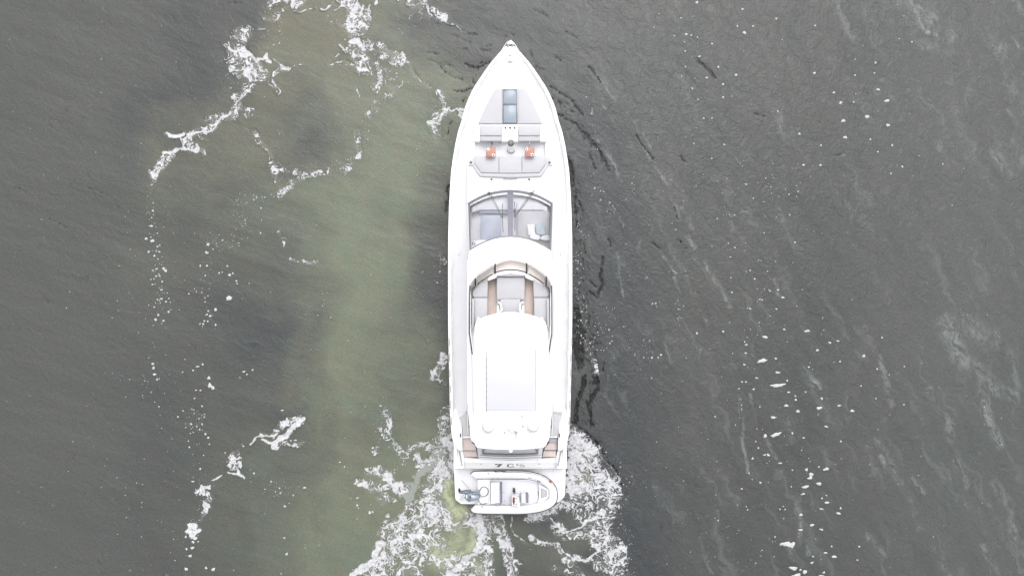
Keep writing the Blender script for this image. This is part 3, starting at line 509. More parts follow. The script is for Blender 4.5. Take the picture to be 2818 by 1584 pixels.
    fc = b.mix(b.smooth(b.noise(p, 9, 4, .7), .3, .7), (0.355, 0.355, 0.3763), (0.56, 0.56, 0.575))
    c = b.mix(foam, c, fc)
    amp = b.math('SUBTRACT', 1.0, b.math('MULTIPLY', silt, .65))
    n1 = b.bump(b.math('MULTIPLY', b.math('ADD', chop, b.math('MULTIPLY', crest, b.math('MULTIPLY_ADD', side, .13, .04))), amp), b.math('MULTIPLY_ADD', side, .06, .28), .12)
    n2 = b.bump(fine, .55, .022, n1)
    n3 = b.bump(b.math('ADD', foam, b.math('MULTIPLY', b.math('MULTIPLY', foam, fine), .8)), .8, .03, n2)
    rough = b.math('MULTIPLY_ADD', foam, .5, .12)
    return b.done(b.principled(c, rough, n3, IOR=1.33))
M['sea'] = sea_material(); me.materials.append(M['sea'])
sea = bpy.data.objects.new('sea_water', me); COL.objects.link(sea)
sea['kind'] = 'structure'; sea['label'] = 'grey silty sea with foam wake and green churned water'; sea['category'] = 'water'

# loose foam flecks: small domed clots floating on the surface, past counting
M['fleck'] = paint('foam_clot', (.44, .44, .455), .8, .06, 12, .4, 40)
FL = {'U': '525,8,5,1.3 655,27,4,1.3 751,53,3 640,75,3.2 685,75,3.2 660,94,6,1.3 495,98,4.5,1.8 509,101,3 527,106,2.5 568,125,3.2 492,146,3,1.4 532,161,4,1.5 586,191,3.6 637,213,3.8,1.3 493,190,2.6 553,221,3.2 600,240,3.2 600,277,3 480,52,2.6 418,40,2 862,73,2.4 403,78,2 461,102,2 529,283,2 513,252,2.2 545,337,2.4 568,336,2 490,120,2',
      'I': '1205,515,9 1195,570,6 1190,635,14,2 1240,692,6 1150,735,13 1200,752,17 1170,838,10 1240,797,9 1258,786,6 1255,838,8 1215,870,10 1245,896,6 1235,972,10,1.3 1203,983,7 1290,970,13 1305,987,14 1230,1030,8 1260,1028,8 1190,1055,6 1214,1052,6 1278,1073,8 1200,1095,7 1222,1092,5 1272,1137,10,1.4 1272,1207,11,1.6 1240,1214,7 1308,1230,9,1.3 1330,1205,6 1225,1240,5 1262,1240,5 1342,1234,5 1215,1273,7 1328,1310,10 1247,1335,10 1226,1372,12 1287,1380,10 1318,1162,5 1640,780,14 1628,845,14 1577,948,9 1630,948,9 1616,1025,7 1725,1005,8 1748,998,6 1808,1020,13 1833,1008,8 1790,950,8 1862,1068,9 1867,1088,7 1805,1203,27,1.25 1698,1293,14 1640,1303,8 1628,1332,10,1.5 1655,1343,11 1610,1382,8 1636,1384,8 1600,1405,9 1575,1405,7 1698,1413,9 2055,495,7 2060,588,5 2053,690,7 2168,290,9 1488,1168,7 1533,1130,5 1638,1185,6 1615,1232,6 1876,768,5 1962,1088,5 985,560,4',
      'C': '590,1190,15 575,1215,11 570,1255,12 530,1263,8 555,1310,12 527,1400,13 663,1392,10 712,1402,14 525,1180,9 610,1212,6 1213,1297,10 1197,1187,7 1200,972,9 1183,318,9,1.6 1335,845,10,1.6 1107,803,7 990,747,8 1165,848,6 1170,883,7 1137,872,5 1066,855,5 1575,672,7,1.4 1607,703,6 920,55,10,1.5 980,43,7 941,73,6 893,95,5 682,98,13 690,150,18 710,165,14 305,30,11 300,2,10 312,73,12,1.4 330,108,8 345,102,5 605,20,10,1.6 640,5,8 574,46,7 503,58,6 658,480,9 677,505,9 685,550,6 635,290,7 584,237,6 560,412,8 470,363,7 548,570,7 622,718,8 573,803,9,1.5 650,365,6 652,345,5 594,180,6 625,182,6 525,435,5 556,475,5 542,528,5 505,322,6 565,310,5 340,294,6 312,262,4 645,625,5 792,608,6 916,563,7 1695,915,9,1.3 1695,965,9 1703,983,5 1780,1015,12 1800,1010,8 1875,1100,6 1852,287,7 1800,575,9 1800,603,10 1325,409,6 1280,550,8,1.5 1272,522,9,1.7 1240,525,7 1650,918,4 1230,950,4 1175,1430,5',
      'G': '434,57,14,1.9 680,22,13,1.7 545,12,7,1.5 812,90,9,1.7 858,80,8,1.3 740,134,9,1.9 1009,167,11,1.2 418,195,22,2.6 497,182,8,1.4 313,217,8,1.3 508,263,12,2.0 385,295,8,2.0 508,338,26,3.0 322,150,7,1.4 325,102,8,1.4 316,85,5 572,378,8,1.5 670,376,6,1.6 563,310,6 611,400,6 613,422,8 765,415,8 558,456,12,2.4 750,470,15,1.8 868,456,10,1.7 943,487,12,1.4 626,489,12,1.4 482,524,14,2.0 791,578,9,2.0 497,624,23,2.5 435,632,12 593,616,7 659,643,7,1.5 395,702,6 362,763,7 432,742,8,1.6 455,745,8,1.6 450,738,6 522,790,9,2.2 790,825,15,1.6 702,855,13 696,875,15,1.5 675,828,10 748,910,15,1.4 670,928,16,2.5 655,969,10,1.7 795,1020,12,2.2 763,1057,9,2.2 862,1082,12,2.0 643,1090,11,1.4 707,1150,12,1.6 640,1177,11,2.2 762,1176,10,1.7 563,1262,28,2.1 590,1265,20 530,1262,10 787,1312,9,1.7 838,1335,13,2.2 706,1368,9,2.2 600,1402,20,1.5 640,1410,7 610,1448,26,3.2 665,1422,14 765,1445,12,2.8 775,1425,8,1.5 872,200,6 689,232,7,1.3 1115,60,6 1087,243,6 994,342,6,1.3 1157,276,4 1080,415,5 1243,450,5 1245,228,5 982,1275,6 972,1354,6,1.4 823,1275,6 712,1332,6 407,903,7 299,940,6 876,664,6 874,1052,7 766,995,6 792,978,5 190,25,7 38,35,7 300,318,6 322,318,6 282,357,5 367,360,7 403,462,5 297,453,4 298,478,4 341,848,5 593,830,5 748,812,6 587,927,5 520,1057,5 540,1040,4 550,1058,5 333,1062,5 326,1043,4 647,715,4 143,520,5 161,1123,5 493,1219,5 418,1297,4 143,1108,3 1710,462,4 262,568,4 380,664,5 387,592,4',
      'H': '104,152,8 410,208,6 152,315,5 409,583,13,1.4 898,500,10 733,600,9,1.2 888,583,7 564,738,12,1.4 918,714,14,1.3 619,818,14 722,814,8 988,803,20,1.3 640,963,19,1.3 830,930,20,1.2 995,998,17,1.4 289,1068,11,1.3 655,1095,17,1.3 856,1111,8 461,1158,8 1029,1158,10 915,1210,8 320,1316,11,1.4 456,1316,11 1110,1328,9 1432,1307,7 1018,1382,7 1243,1241,5 1186,335,8 1084,311,6 740,748,5 1068,38,4 1170,905,4 20,1420,6 116,888,8',
      'E': '1608,52,14,1.8 1898,27,13,1.3 1772,115,12,1.4 1465,157,10,1.4 1772,246,12,1.4 1582,455,9 1664,452,8 1785,716,11,1.3 1483,705,8 2004,1112,9 2250,1138,7 2430,1212,8 413,244,7 1860,238,7 1520,265,6 1505,552,6 1440,575,4 2530,610,11 2076,1250,7 1887,1418,8 1868,1190,5 1722,1083,6 2395,1163,6 2503,1125,7 2207,1136,5 2328,1235,6 2505,1233,6 2255,1200,5 2195,1050,5 2123,1097,5 2303,1440,6 2438,1416,6 1360,38,6 1660,855,8 1763,1200,6',
      'F': '1578,768,11,1.8 1425,780,7,1.8 1440,785,6 1545,718,8,1.3 1492,725,6 1535,844,7 1361,588,6 1476,594,5 1391,645,7 1362,842,8,1.3 1345,840,4 1587,980,8,1.7 1240,735,7 1230,500,6,1.4 1260,437,7,1.3 1217,408,5 1182,994,7,1.4 868,318,5 1658,402,7 1382,110,5 1680,65,6 1336,17,6 1233,638,5 1416,520,5,1.4 1455,340,5 1332,406,4 1408,710,4 1455,714,4 1485,717,4 1493,890,4 1420,935,5 1097,1110,3 1625,220,5 1143,245,5'}
bm = bmesh.new(); rf = random.Random(5)
def clot(bm, cx, cy, r, asp=1.0, z=.012):
    n = 14 if r > .03 else 9; ph = rf.uniform(-.25, .35); ks = [(rf.uniform(0, 6.28), rf.uniform(.04, .22), k) for k in (2, 3, 5)]
    rings = []
    for rr, zz in ((1.0, -.02), (.97, z * .4), (.7, z), (0, z * 1.25)):
        if rr == 0: rings.append([bm.verts.new((cx, cy, zz))]); continue
        ring = []
        for k in range(n):
            a = 2 * math.pi * k / n; q = r * rr * (1 + sum(m * math.sin(kk * a + f) for f, m, kk in ks))
            x = math.cos(a) * q * asp; y = math.sin(a) * q * (1 if asp == 1 else .85)
            ring.append(bm.verts.new((cx + x * math.cos(ph) - y * math.sin(ph), cy + x * math.sin(ph) + y * math.cos(ph), zz)))
        rings.append(ring)
    for a, b in zip(rings, rings[1:]):
        for k in range(n):
            if len(b) == 1: bm.faces.new((a[k], a[(k + 1) % n], b[0]))
            else: bm.faces.new((a[k], a[(k + 1) % n], b[(k + 1) % n], b[k]))
def zsea(x, y):
    i = min(max(np.searchsorted(xs, x), 0), NX - 1); j = min(max(np.searchsorted(ys, y), 0), NY - 1); return float(Z[j, i])
allf = []
for f, s in FL.items():
    for it in s.split():
        v = [float(t) for t in it.split(',')]; p = W(f, v[0], v[1]); r = v[2] * .86 * FR[f][2] / PX / (1.0 if len(v) < 4 else max(1, v[3] ** .5))
        allf.append((p.x, p.y, r, v[3] if len(v) > 3 else 1.0))
# fine scatter of tiny bubbles
for k in range(380):
    q = rf.random()
    if q < .45: x, y = rf.gauss(10.6, 2.6), rf.uniform(-13.5, 6)
    elif q < .75: x, y = rf.gauss(-16.5, 1.4), rf.uniform(-13.5, 4)
    else: x, y = rf.uniform(-22, 22), rf.uniform(-13.5, 13.5)
    allf.append((x, y, rf.uniform(.008, .024), 1.0))
for x, y, r, asp in allf:
    n0 = len(bm.verts); clot(bm, x, y, r, asp, .004 + r * .22); bm.verts.ensure_lookup_table()
    zz = zsea(x, y) + .008
    for v in bm.verts[n0:]: v.co.z += zz
o = finish(bm, 'foam_flecks', M['fleck'], None, smooth=True)
o['kind'] = 'stuff'; o['label'] = 'small white foam flecks scattered over the grey water'; o['category'] = 'foam'
# ------------------------------------------------------------------ the motor yacht
Yt = empty('motor_yacht', (-.08, 0, 0), 'long white motor yacht with flybridge and hardtop seen from above', 'yacht')
CX = -.08
HP = [114, 128, 138, 148, 173, 191, 216, 236, 254, 277, 297, 330, 360, 396, 438, 471, 506, 570, 649, 740, 860, 943, 1026, 1100, 1146, 1179, 1204, 1221, 1238, 1289]
HWp = [11, 14.5, 24, 33.3, 55, 68, 84.7, 98, 108, 118, 126, 134, 144, 152, 159, 163.5, 166, 169.5, 171.5, 172, 172, 171, 169, 167.5, 166.5, 164, 160.5, 157, 155.5, 154.5]
def zs(py): return interp(py, [114, 300, 600, 900, 1150, 1204, 1289], [2.95, 2.72, 2.42, 2.24, 2.12, 1.75, 1.42])
st = []
for k in range(121):
    py = 128 + (1289 - 128) * (k / 120) ** 1.15
    z = zs(py); hw = interp(py, HP, HWp) / FOCAL * (H - z); y = (792 - py) / FOCAL * (H - z)
    st.append((py, y, hw, z))
def hull_ring(py, y, hw, z):
    wf = interp(py, [128, 200, 300, 600, 1289], [.12, .42, .62, .84, .92]); rake = interp(py, [128, 430], [.50, 0]); cw = min(.15, hw * .4)
    prof = [(0, -.85), (.5, -.6), (.92, -.15), (1.0, .05)]
    P = [(hw * wf * a, zz) for a, zz in prof]
    for t in (.25, .5, .75): P.append((hw * (wf + (1 - wf) * t ** .8), .05 + (z - .05) * t))
    P += [(hw - .012, z - .05), (hw - .02, z), (hw - cw, z + .012), (hw - cw - .015, z - .02), (hw - cw - .03, z - .28)]
    return [Vector((CX + sx, y - (z - zz) * rake, zz)) for sx, zz in P]
bm = bmesh.new()
rows = []
for a in st:
    R = hull_ring(*a); Lf = [Vector((2 * CX - v.x, v.y, v.z)) for v in R[::-1]]
    rows.append(Lf + R)
V = grid_bm(bm, rows)
try: bm.faces.new(V[0]);
except Exception: pass
bm.faces.new(V[-1][::-1])
hull = finish(bm, 'hull', M['gel'], Yt, smooth=True)
# hull side windows, dark, along each topside, and a boot stripe at the waterline
def hull_point(y, t):
    py = np.interp(-y, [-s[1] for s in st], [s[0] for s in st]); a = [float(np.interp(py, [s[0] for s in st], [s[i] for s in st])) for i in (1, 2, 3)]
    r = hull_ring(py, *a); return r
for sgn in (1, -1):
    for y0, y1 in ((5.2, 3.2), (2.4, .2), (-1.0, -3.4)):
        bm = bmesh.new(); rr = []
        for yy in np.linspace(y0, y1, 8):
            R = hull_point(yy, 0); a, c = R[4], R[6]
            row = []
            for t in (.15, .85):
                p = a.lerp(c, t); p.x = CX + (p.x - CX + .012) * 1; row.append(Vector((CX + sgn * (p.x - CX), p.y, p.z)))
            rr.append(row)
        grid_bm(bm, rr); finish(bm, 'hull_window', M['sideg'], hull)
    bm = bmesh.new(); rr = []
    for a in st:
        R = hull_ring(*a); p, q = R[2].copy(), R[3].copy(); p.x += .01; q.x += .01
        rr.append([Vector((CX + sgn * (v.x - CX), v.y, v.z)) for v in (p, q)])
    grid_bm(bm, rr); finish(bm, 'boot_stripe', M['antifoul'], hull)
    # rub rail: a grey line let into the gunwale, aft half
    pts = []
    for a in st:
        if a[0] > 930 and a[0] < 1215: pts.append(Vector((CX + sgn * (a[2] - .055), a[1], a[3] + .01)))
    for i in range(0, len(pts) - 2, 4):
        tube('rub_rail', pts[i:i + 3], .014, M['grey'], hull, 6)
# deck with slight camber
bm = bmesh.new(); rr = []
for a in st:
    if a[0] > 1136: break
    cw = min(.15, a[2] * .4); hw = a[2] - cw - .02; zd = a[3] - interp(a[0], [128, 180, 235, 1150], [.04, .07, .15, .16])
    rr.append([Vector((CX + hw * t, a[1], zd + .05 * (1 - t * t))) for t in np.linspace(-1, 1, 13)])
grid_bm(bm, rr); deck = finish(bm, 'deck', M['deck'], Yt, smooth=True)
# smooth white margin plank round the foredeck
for nm, pts in (('deck_margin', [(205, 1), (205, 1)]),): pass

# ---- foredeck moulding with lounging well
blk1 = [(1332, 800), (1440, 815), (1530, 880), (1610, 990), (1700, 1120), (1790, 1330), (1830, 1560), (1845, 1810)]
blk1 = [(2462 - x, y) for x, y in reversed(blk1)] + blk1
Fd = F('foredeck_moulding', 1, 2.78, blk1, .35, M['gel'], Yt, .06, 3)
zt = 2.62
F('foredeck_side', 2, zt + .06, [(560, 370), (645, 370), (655, 600), (545, 600)], .3, M['gel'], Yt, .02)
F('foredeck_side', 2, zt + .06, mir([(560, 370), (645, 370), (655, 600), (545, 600)]), .3, M['gel'], Yt, .02)
F('well_floor', 2, 2.42, [(640, 360), (1822, 360), (1812, 610), (650, 610)], .06, M['deck'], Yt, 0)
back = [(545, 600), (1917, 600), (1945, 700), (1950, 1372)]
arcF = [(530, 350), (600, 305), (760, 225), (900, 178), (1060, 148), (1235, 135), (1410, 149), (1570, 180), (1710, 226), (1870, 308), (1940, 355)]
back2 = PL(2, 2.74, back) + PL(3, 2.74, [(x, y + 2) for x, y in reversed(arcF)]) + PL(2, 2.74, [(512, 1372), (520, 700)])
prism('foredeck_moulding', back2, 2.2, 2.74, M['gel'], Yt, .05, 3)
# ---- sunpads, headrests, bow sofa
padL = [(990, 925), (1096, 925), (1100, 1512), (698, 1512), (760, 1350), (820, 1222), (900, 1062)]
padL = [(994, 922)] + padL[1:4] + [(726, 1440), (770, 1338), (828, 1210), (900, 1072), (945, 990)]
for pts in (padL, mir([(x + 2, y) for x, y in padL])): F('sunpad', 1, 2.86, pts, .10, M['cushf'], Yt, .03, 3)
for f0 in (lambda x: x, lambda x: 2462 - x - 2):
    bx_ = lambda x0, y0, x1, y1: sorted_box(f0(x0), y0, f0(x1), y1)
    def sorted_box(a, y0, c, y1): return box(2, min(a, c), y0, max(a, c), y1)
    F('headrest', 2, 3.0, bx_(727, 88, 1095, 264), .2, M['cush'], Yt, .045, 3)
    F('headrest', 2, 2.95, bx_(727, 262, 1095, 358), .3, M['cushd'], Yt, .045, 3)
sofa = [(640, 602), (1830, 602), (1905, 650), (1932, 768), (1870, 762), (1750, 940), (1240, 966), (722, 940), (606, 762), (533, 770), (545, 680)]
sf = F('bow_sofa', 2, 2.80, sofa, .2, M['cush'], Yt, .03, 3)
for x0, x1 in ((655, 1038), (1046, 1422), (1430, 1815)):
    t0 = 0 if x0 > 700 else 0
    pts = {655: [(668, 612), (1038, 612), (1038, 880), (745, 872), (640, 720)], 1046: box(2, 1046, 612, 1422, 882), 1430: [(1430, 612), (1796, 612), (1822, 720), (1718, 872), (1430, 880)]}[x0]
    F('seat_cushion', 2, 2.85, pts, .08, M['cush'], sf, .025, 3)
back_r = [(606, 762), (640, 735), (752, 890), (1240, 905), (1712, 890), (1828, 735), (1868, 762), (1750, 938), (1240, 964), (722, 938)]
F('backrest', 2, 2.862, back_r, .12, M['cush'], sf, .03, 3)
F('backrest_tab', 2, 2.80, box(2, 1115, 962, 1345, 986), .1, M['cushf'], sf, .01)
for x, y, z in ((578, 706, 2.81), (1882, 708, 2.81), (921, 990, 2.75), (1546, 990, 2.75), (1152, 133, 2.79), (1228, 133, 2.79), (1302, 134, 2.79)):
    c = W(2, x, y, z); cc = disc('cup_holder', c, .046, .012, M['grey'], Yt, .004); disc('cup_well', c + Vector((0, 0, .0125)), .034, .004, M['black'], cc)
for x, y in ((735, 1030), (1730, 1030), (625, 968), (1835, 968)):
    disc('deck_fitting', W(2, x, y, 2.745), .045, .008, M['gel'], Yt, .003)
# ---- swivel boards with two cup rings each
for x0, y0, x1, y1, ax_, hx in ((829, 457, 987, 620, 915, 925), (1472, 453, 1632, 614, 1546, 1546)):
    z = 3.05
    bd = F('swivel_table', 2, z, box(2, x0, y0, x1, y1), .03, M['orangeedge'], Yt, .004)
    F('table_face', 2, z + .006, box(2, x0 + 7, y0 + 7, x1 - 8, y1 - 9), .008, M['orange'], bd, .002)
    for cx, cy in ((x0 + 33, y0 + 34), (x1 - 35, y1 - 35)):
        rg = disc('cup_ring', W(2, cx, cy, z + .007), .062, .012, M['gel2'], bd, .004, 24)
        disc('cup_well', W(2, cx, cy, z + .020), .040 if cy < y0 + 60 else .038, .003, M['grey'] if cy < y0 + 60 else M['black'], rg)
    tube('support_arm', [W(2, ax_, y0 + 2, z - .01), W(2, ax_ + 3, y0 - 50, 2.95), W(2, ax_ + 3, y0 - 80, 2.8)], .016, M['grey'], bd)
    bm = bmesh.new(); c = W(2, hx + 6, y0 - 72, 2.93); prism_bm(bm, [(c.x - .03, c.y - .07), (c.x + .035, c.y - .06), (c.x + .01, c.y + .05), (c.x - .02, c.y + .05)], c.z - .04, c.z + .03)
    finish(bm, 'arm_clamp', M['dark'] if x0 < 1000 else M['greyl'], bd, .008)
# ---- pedestal bin between the boards: white drum with a grey cap
ped_m = Matrix.Rotation(R_(26), 4, 'X') @ Matrix.Rotation(R_(-4), 4, 'Y')
pc = W(2, 1243, 500, 2.44)
ped = lathe('drum', pc, [(0, 0), (.155, 0), (.165, .03), (.165, .56), (.15, .62), (.13, .64), (0, .64)], M['gel'], Yt, 28, Matrix.Rotation(R_(-14), 4, 'X'))
lathe('drum_rim', pc, [(.168, .02), (.178, .025), (.178, .06), (.168, .065)], M['grey'], ped, 28, Matrix.Rotation(R_(-14), 4, 'X'))
capm = Matrix.Rotation(R_(-14), 4, 'X')
lathe('drum_cap', pc, [(.11, .63), (.145, .66), (.14, .74), (.10, .79), (0, .80)], M['grey'], ped, 24, capm @ Matrix.Scale(1, 4))
lathe('cap_spout', W(2, 1283, 385, 3.2), [(.0, -.05), (.055, -.04), (.06, .02), (.03, .05), (0, .055)], M['grey'], ped, 14)
disc('pink_tag', W(2, 1246, 560, 2.425), .05, .008, M['pink'], Yt)
tube('grab_handle', [W(2, 1042, 382, 2.83), W(2, 1050, 389, 2.85), W(2, 1075, 389, 2.85), W(2, 1085, 380, 2.83)], .012, M['grey'], Yt, 6)
# ---- forward deck hatch with two panes
hz = 2.83
hat = F('deck_hatch', 1, hz, box(1, 1104, 929, 1352, 1517), .08, M['frame'], Yt, .012)
hp = F('hatch_pane', 1, hz + .012, cr([(1128, 985), (1150, 962), (1228, 955), (1310, 962), (1330, 985), (1336, 1175), (1122, 1175)], 1, True), .02, M['hatchg'], hat, .004)
F('hatch_pane', 1, hz + .012, box(1, 1124, 1212, 1332, 1496), .02, M['hatchg'], hat, .004)
F('hatch_bar', 1, hz + .016, box(1, 1110, 1180, 1348, 1196), .02, M['mull'], hat, .004)
for x in (1145, 1315): disc('hatch_hinge', W(1, x, 962, hz + .012), .02, .012, M['dark'], hat)
# ---- bow fittings
dz = 2.87
wl = F('windlass', 1, dz + .10, cr([(1200, 392), (1262, 388), (1268, 440), (1262, 470), (1200, 470), (1194, 430)], 4, True), .12, M['gel'], Yt, .03, 3)
disc('windlass_drum', W(1, 1231, 430, dz + .10), .05, .05, M['steel'], wl, .012)
tube('chain', [W(1, 1212, 384, dz + .05), W(1, 1243, 378, dz + .05)], .022, M['grey'], wl, 6)
tube('windlass_foot', [W(1, 1203, 470, dz + .03), W(1, 1262, 468, dz + .03)], .02, M['greyl'], wl, 6)
pz = 3.0
pl_ = F('bow_platform', 1, pz, cr([(1186, 190), (1196, 165), (1222, 146), (1243, 140), (1265, 146), (1290, 163), (1302, 187), (1243, 192)], 3, True), .06, M['gel2'], Yt, .015)
tube('roller_pin', [W(1, 1243, 160, pz + .03), W(1, 1243, 128, pz + .03)], .035, M['gel2'], pl_, 10)
tube('platform_stay', [W(1, 1190, 192, pz), W(1, 1206, 234, 2.93)], .018, M['railw'], pl_, 6); tube('platform_stay', [W(1, 1296, 190, pz), W(1, 1262, 228, 2.93)], .018, M['railw'], pl_, 6)
# ---- guard rail
def rail_xy(py, inset, zz):
    hw = interp(py, HP, HWp) / FOCAL * (H - zs(py)) - inset; return hw, (792 - py) / FOCAL * (H - zs(py)), zz
rl = None
for sgn in (1, -1):
    path = [W(1, 1243, 136, 3.45), W(1, 1231 + sgn * 38, 152, 3.45), W(1, 1231 + sgn * 66, 180, 3.44), W(1, 1231 + sgn * 98, 226, 3.43)]
    def rp(py, up, inpx):
        zr = zs(py) + up; hw = interp(py, HP, HWp) - inpx; return Vector((CX + sgn * hw / FOCAL * (H - zr), (792 - py) / FOCAL * (H - zr), zr))
    for py in list(range(140, 1130, 18)): path.append(rp(py, interp(py, [130, 500, 1100], [.54, .50, .42]), interp(py, [140, 180, 300, 640, 1130], [2.5, 3, 6, 13, 13])))
    path.append(Vector((path[-1].x, path[-1].y - .18, path[-1].z - .40)))
    g = tube('guard_rail', path, .015, M['railw'], Yt, 8)
    for py in (160, 215, 275, 338, 405, 470, 570, 650, 725, 800, 880, 965, 1045):
        ip = interp(py, [140, 180, 300, 640, 1130], [2.5, 3, 6, 13, 13]); t_ = rp(py, interp(py, [130, 500, 1100], [.53, .49, .41]), ip)
        tube('stanchion', [Vector((t_.x - sgn * .02, t_.y - .02, zs(py) - .05)), t_], .011, M['railw'], g, 6)
# mooring cleats
for x, y, f in ((935, 812, 1), (1528, 812, 1), (2075, 1190, 3), (385, 1190, 3)):
    z = zs(nat(f, x, y)[1]) - .07; c = W(f, x, y, z)
    cl = tube('mooring_cleat', [c + Vector((0, -.1, .05)), c + Vector((0, .1, .05))], .014, M['steel'], Yt, 8); disc('cleat_base', c, .03, .045, M['steel'], cl)
for x, y in ((1392, 772), (1462, 842), (1415, 878)): disc('deck_light', W(1, x, y, 2.79), .02, .006, M['greyl'], Yt)

# ---- deckhouse: curved windshield over the saloon
arcR = [(555, 1150), (680, 1075), (800, 1015), (950, 960), (1090, 932), (1235, 922), (1380, 933), (1520, 962), (1660, 1012), (1790, 1077), (1915, 1155)]
fx = [p[0] for p in arcF]; fy = [p[1] for p in arcF]; rx = [p[0] for p in arcR]; ry = [p[1] for p in arcR]
Fs = cr(arcF, 6); Rs = cr(arcR, 6)
ZF, ZR = 2.86, 4.02
def shield(u, v, lift=0.0):
    xf = 530 + (1940 - 530) * u; xr = 555 + (1915 - 555) * u
    yf = interp(xf, [p[0] for p in Fs], [p[1] for p in Fs]); yr = interp(xr, [p[0] for p in Rs], [p[1] for p in Rs])
    zz = ZF + (ZR - ZF) * v + .10 * math.sin(math.pi * v) + lift - .35 * (abs(2 * u - 1) ** 2.5) * (1 - v) * .5
    return W(3, xf + (xr - xf) * v, yf + (yr - yf) * v, zz)
def patch(name, u0, u1, v0, v1, lift, th, m, parent, nu=14, nv=8):
    bm = bmesh.new(); top = [[shield(u, v, lift) for u in np.linspace(u0, u1, nu)] for v in np.linspace(v0, v1, nv)]
    A = grid_bm(bm, top)
    if th:
        Bq = grid_bm(bm, [[p - Vector((0, 0, th)) for p in r] for r in top])
        ed = [(r, 0) for r in range(nv)]; 
        for r in range(nv - 1):
            for c in (0, nu - 1): bm.faces.new((A[r][c], A[r + 1][c], Bq[r + 1][c], Bq[r][c]))
        for c in range(nu - 1):
            for r in (0, nv - 1): bm.faces.new((A[r][c], A[r][c + 1], Bq[r][c + 1], Bq[r][c]))
    return finish(bm, name, m, parent, smooth=True)
ws = patch('windshield', 0, 1, 0, .04, .01, .05, M['frame'], Yt, 30, 3)
patch('windshield_frame', 0, 1, .966, 1, .01, .05, M['frame'], ws, 30, 3)
patch('windshield_frame', 0, .021, .04, .966, .01, .05, M['frame'], ws, 3, 12)
patch('windshield_frame', .979, 1, .04, .966, .01, .05, M['frame'], ws, 3, 12)
patch('windshield_mullion', .468, .532, .04, .966, .012, .05, M['mull'], ws, 3, 12)
patch('windshield_pane', .021, .468, .04, .966, 0, 0, M['wind'], ws, 14, 12)
patch('windshield_pane', .532, .979, .04, .966, 0, 0, M['wind'], ws, 14, 12)
patch('demister_band', .024, .466, .045, .095, -.05, .03, M['salonw'], ws, 14, 2)
patch('demister_band', .534, .976, .045, .095, -.05, .03, M['salonw'], ws, 14, 2)
def gp(x, y, lift=.03):
    v = 0
    yf = interp(x, [p[0] for p in Fs], [p[1] for p in Fs]); yr = interp(x, [p[0] for p in Rs], [p[1] for p in Rs]); v = (y - yf) / (yr - yf)
    vc = max(0, v); zz = ZF + (ZR - ZF) * vc + .10 * math.sin(math.pi * vc) + lift - .35 * (abs(2 * (x - 530) / 1410 - 1) ** 2.5) * (1 - vc) * .5
    return W(3, x, y, zz)
for s, px_, py_, bx0, by0, bx1, by1 in ((0, 1098, 590, 1105, 360, 1116, 832), (1, 1310, 572, 1303, 330, 1309, 805)):
    a0, a1 = ((835, 130), (866, 128)) if s == 0 else ((1605, 130), (1636, 138))
    wp = tube('wiper', [gp(*a0, .05), gp((a0[0] + px_) / 2 - 3, (a0[1] + py_) / 2, .06), gp(px_ - 4, py_, .05)], .010, M['grey'], Yt, 6)
    tube('wiper_arm', [gp(*a1, .05), gp((a1[0] + px_) / 2 + (8 if s == 0 else 12), (a1[1] + py_) / 2, .06), gp(px_ + 6, py_ - 6, .05)], .012 if s == 0 else .020, M['grey'], wp, 6)
    tube('wiper_blade', [gp(bx0, by0, .03), gp((bx0 + px_) / 2, (by0 + py_) / 2, .04), gp(px_, py_, .045), gp((bx1 + px_) / 2, (by1 + py_) / 2, .04), gp(bx1, by1, .03)], .010, M['dark'], wp, 6)
    c = gp(px_, py_, .05); bm = bmesh.new(); disc_bm(bm, c, .032, .03, 10); finish(bm, 'wiper_joint', M['dark'], wp, .006)
    c = gp((a0[0] + a1[0]) / 2 + (27 if s == 0 else -33), 190, .03); bm = bmesh.new(); prism_bm(bm, [(c.x - .06, c.y - .035), (c.x + .06, c.y - .035), (c.x + .05, c.y + .04), (c.x - .05, c.y + .04)], c.z, c.z + .05)
    finish(bm, 'wiper_pivot', M['dark'], wp, .01)
# saloon seen through the glass
sz = 2.55
out = [(x, y + 10) for x, y in arcF]; out2 = [(x, y + 40) for x, y in reversed(arcR)]
sal = prism('saloon_floor', PL(3, 2.5, [(540, 380)] + [(x, y + 14) for x, y in arcF[1:-1]] + [(1930, 385), (1905, 1200), (560, 1200)]), 2.30, 2.36, M['salon'], Yt, 0)
F('dash_shelf', 3, 2.70, [(590, 425), (760, 335), (900, 290), (1060, 262), (1235, 250), (1410, 263), (1570, 292), (1710, 340), (1850, 420), (1850, 500), (1760, 470), (720, 470), (590, 520)], .25, M['salon'], sal, .03)
F('saloon_table', 3, 2.95, [(738, 552), (1080, 552), (1080, 965), (738, 972)], .05, M['salon2'], sal, .01)
F('helm_ledge', 3, 2.62, [(700, 470), (1190, 470), (1190, 530), (730, 530)], .1, M['salon2'], sal, .02)
F('corner_console', 3, 3.30, [(575, 975), (830, 966), (830, 1110), (575, 1160)], .5, M['salonw'], sal, .01)
F('console_dial', 3, 3.312, box(3, 598, 998, 648, 1044), .01, M['frame'], sal); F('console_dial', 3, 3.322, box(3, 608, 1008, 638, 1034), .01, M['salonw'], sal)
F('sofa_seat', 3, 2.72, [(1350, 480), (1880, 480), (1900, 1120), (1350, 1000)], .3, paint('saloon_sofa', (.50, .50, .52), .7, .02), sal, .04)
for x, y in ((860, 330), (1050, 280), (675, 410), (1420, 280), (1612, 330)): disc('speaker_dot', W(3, x, y, 2.705), .02, .004, M['salon2'], sal)
F('inner_post', 3, 3.0, box(3, 1330, 360, 1350, 890), .04, M['salon2'], sal, .01)
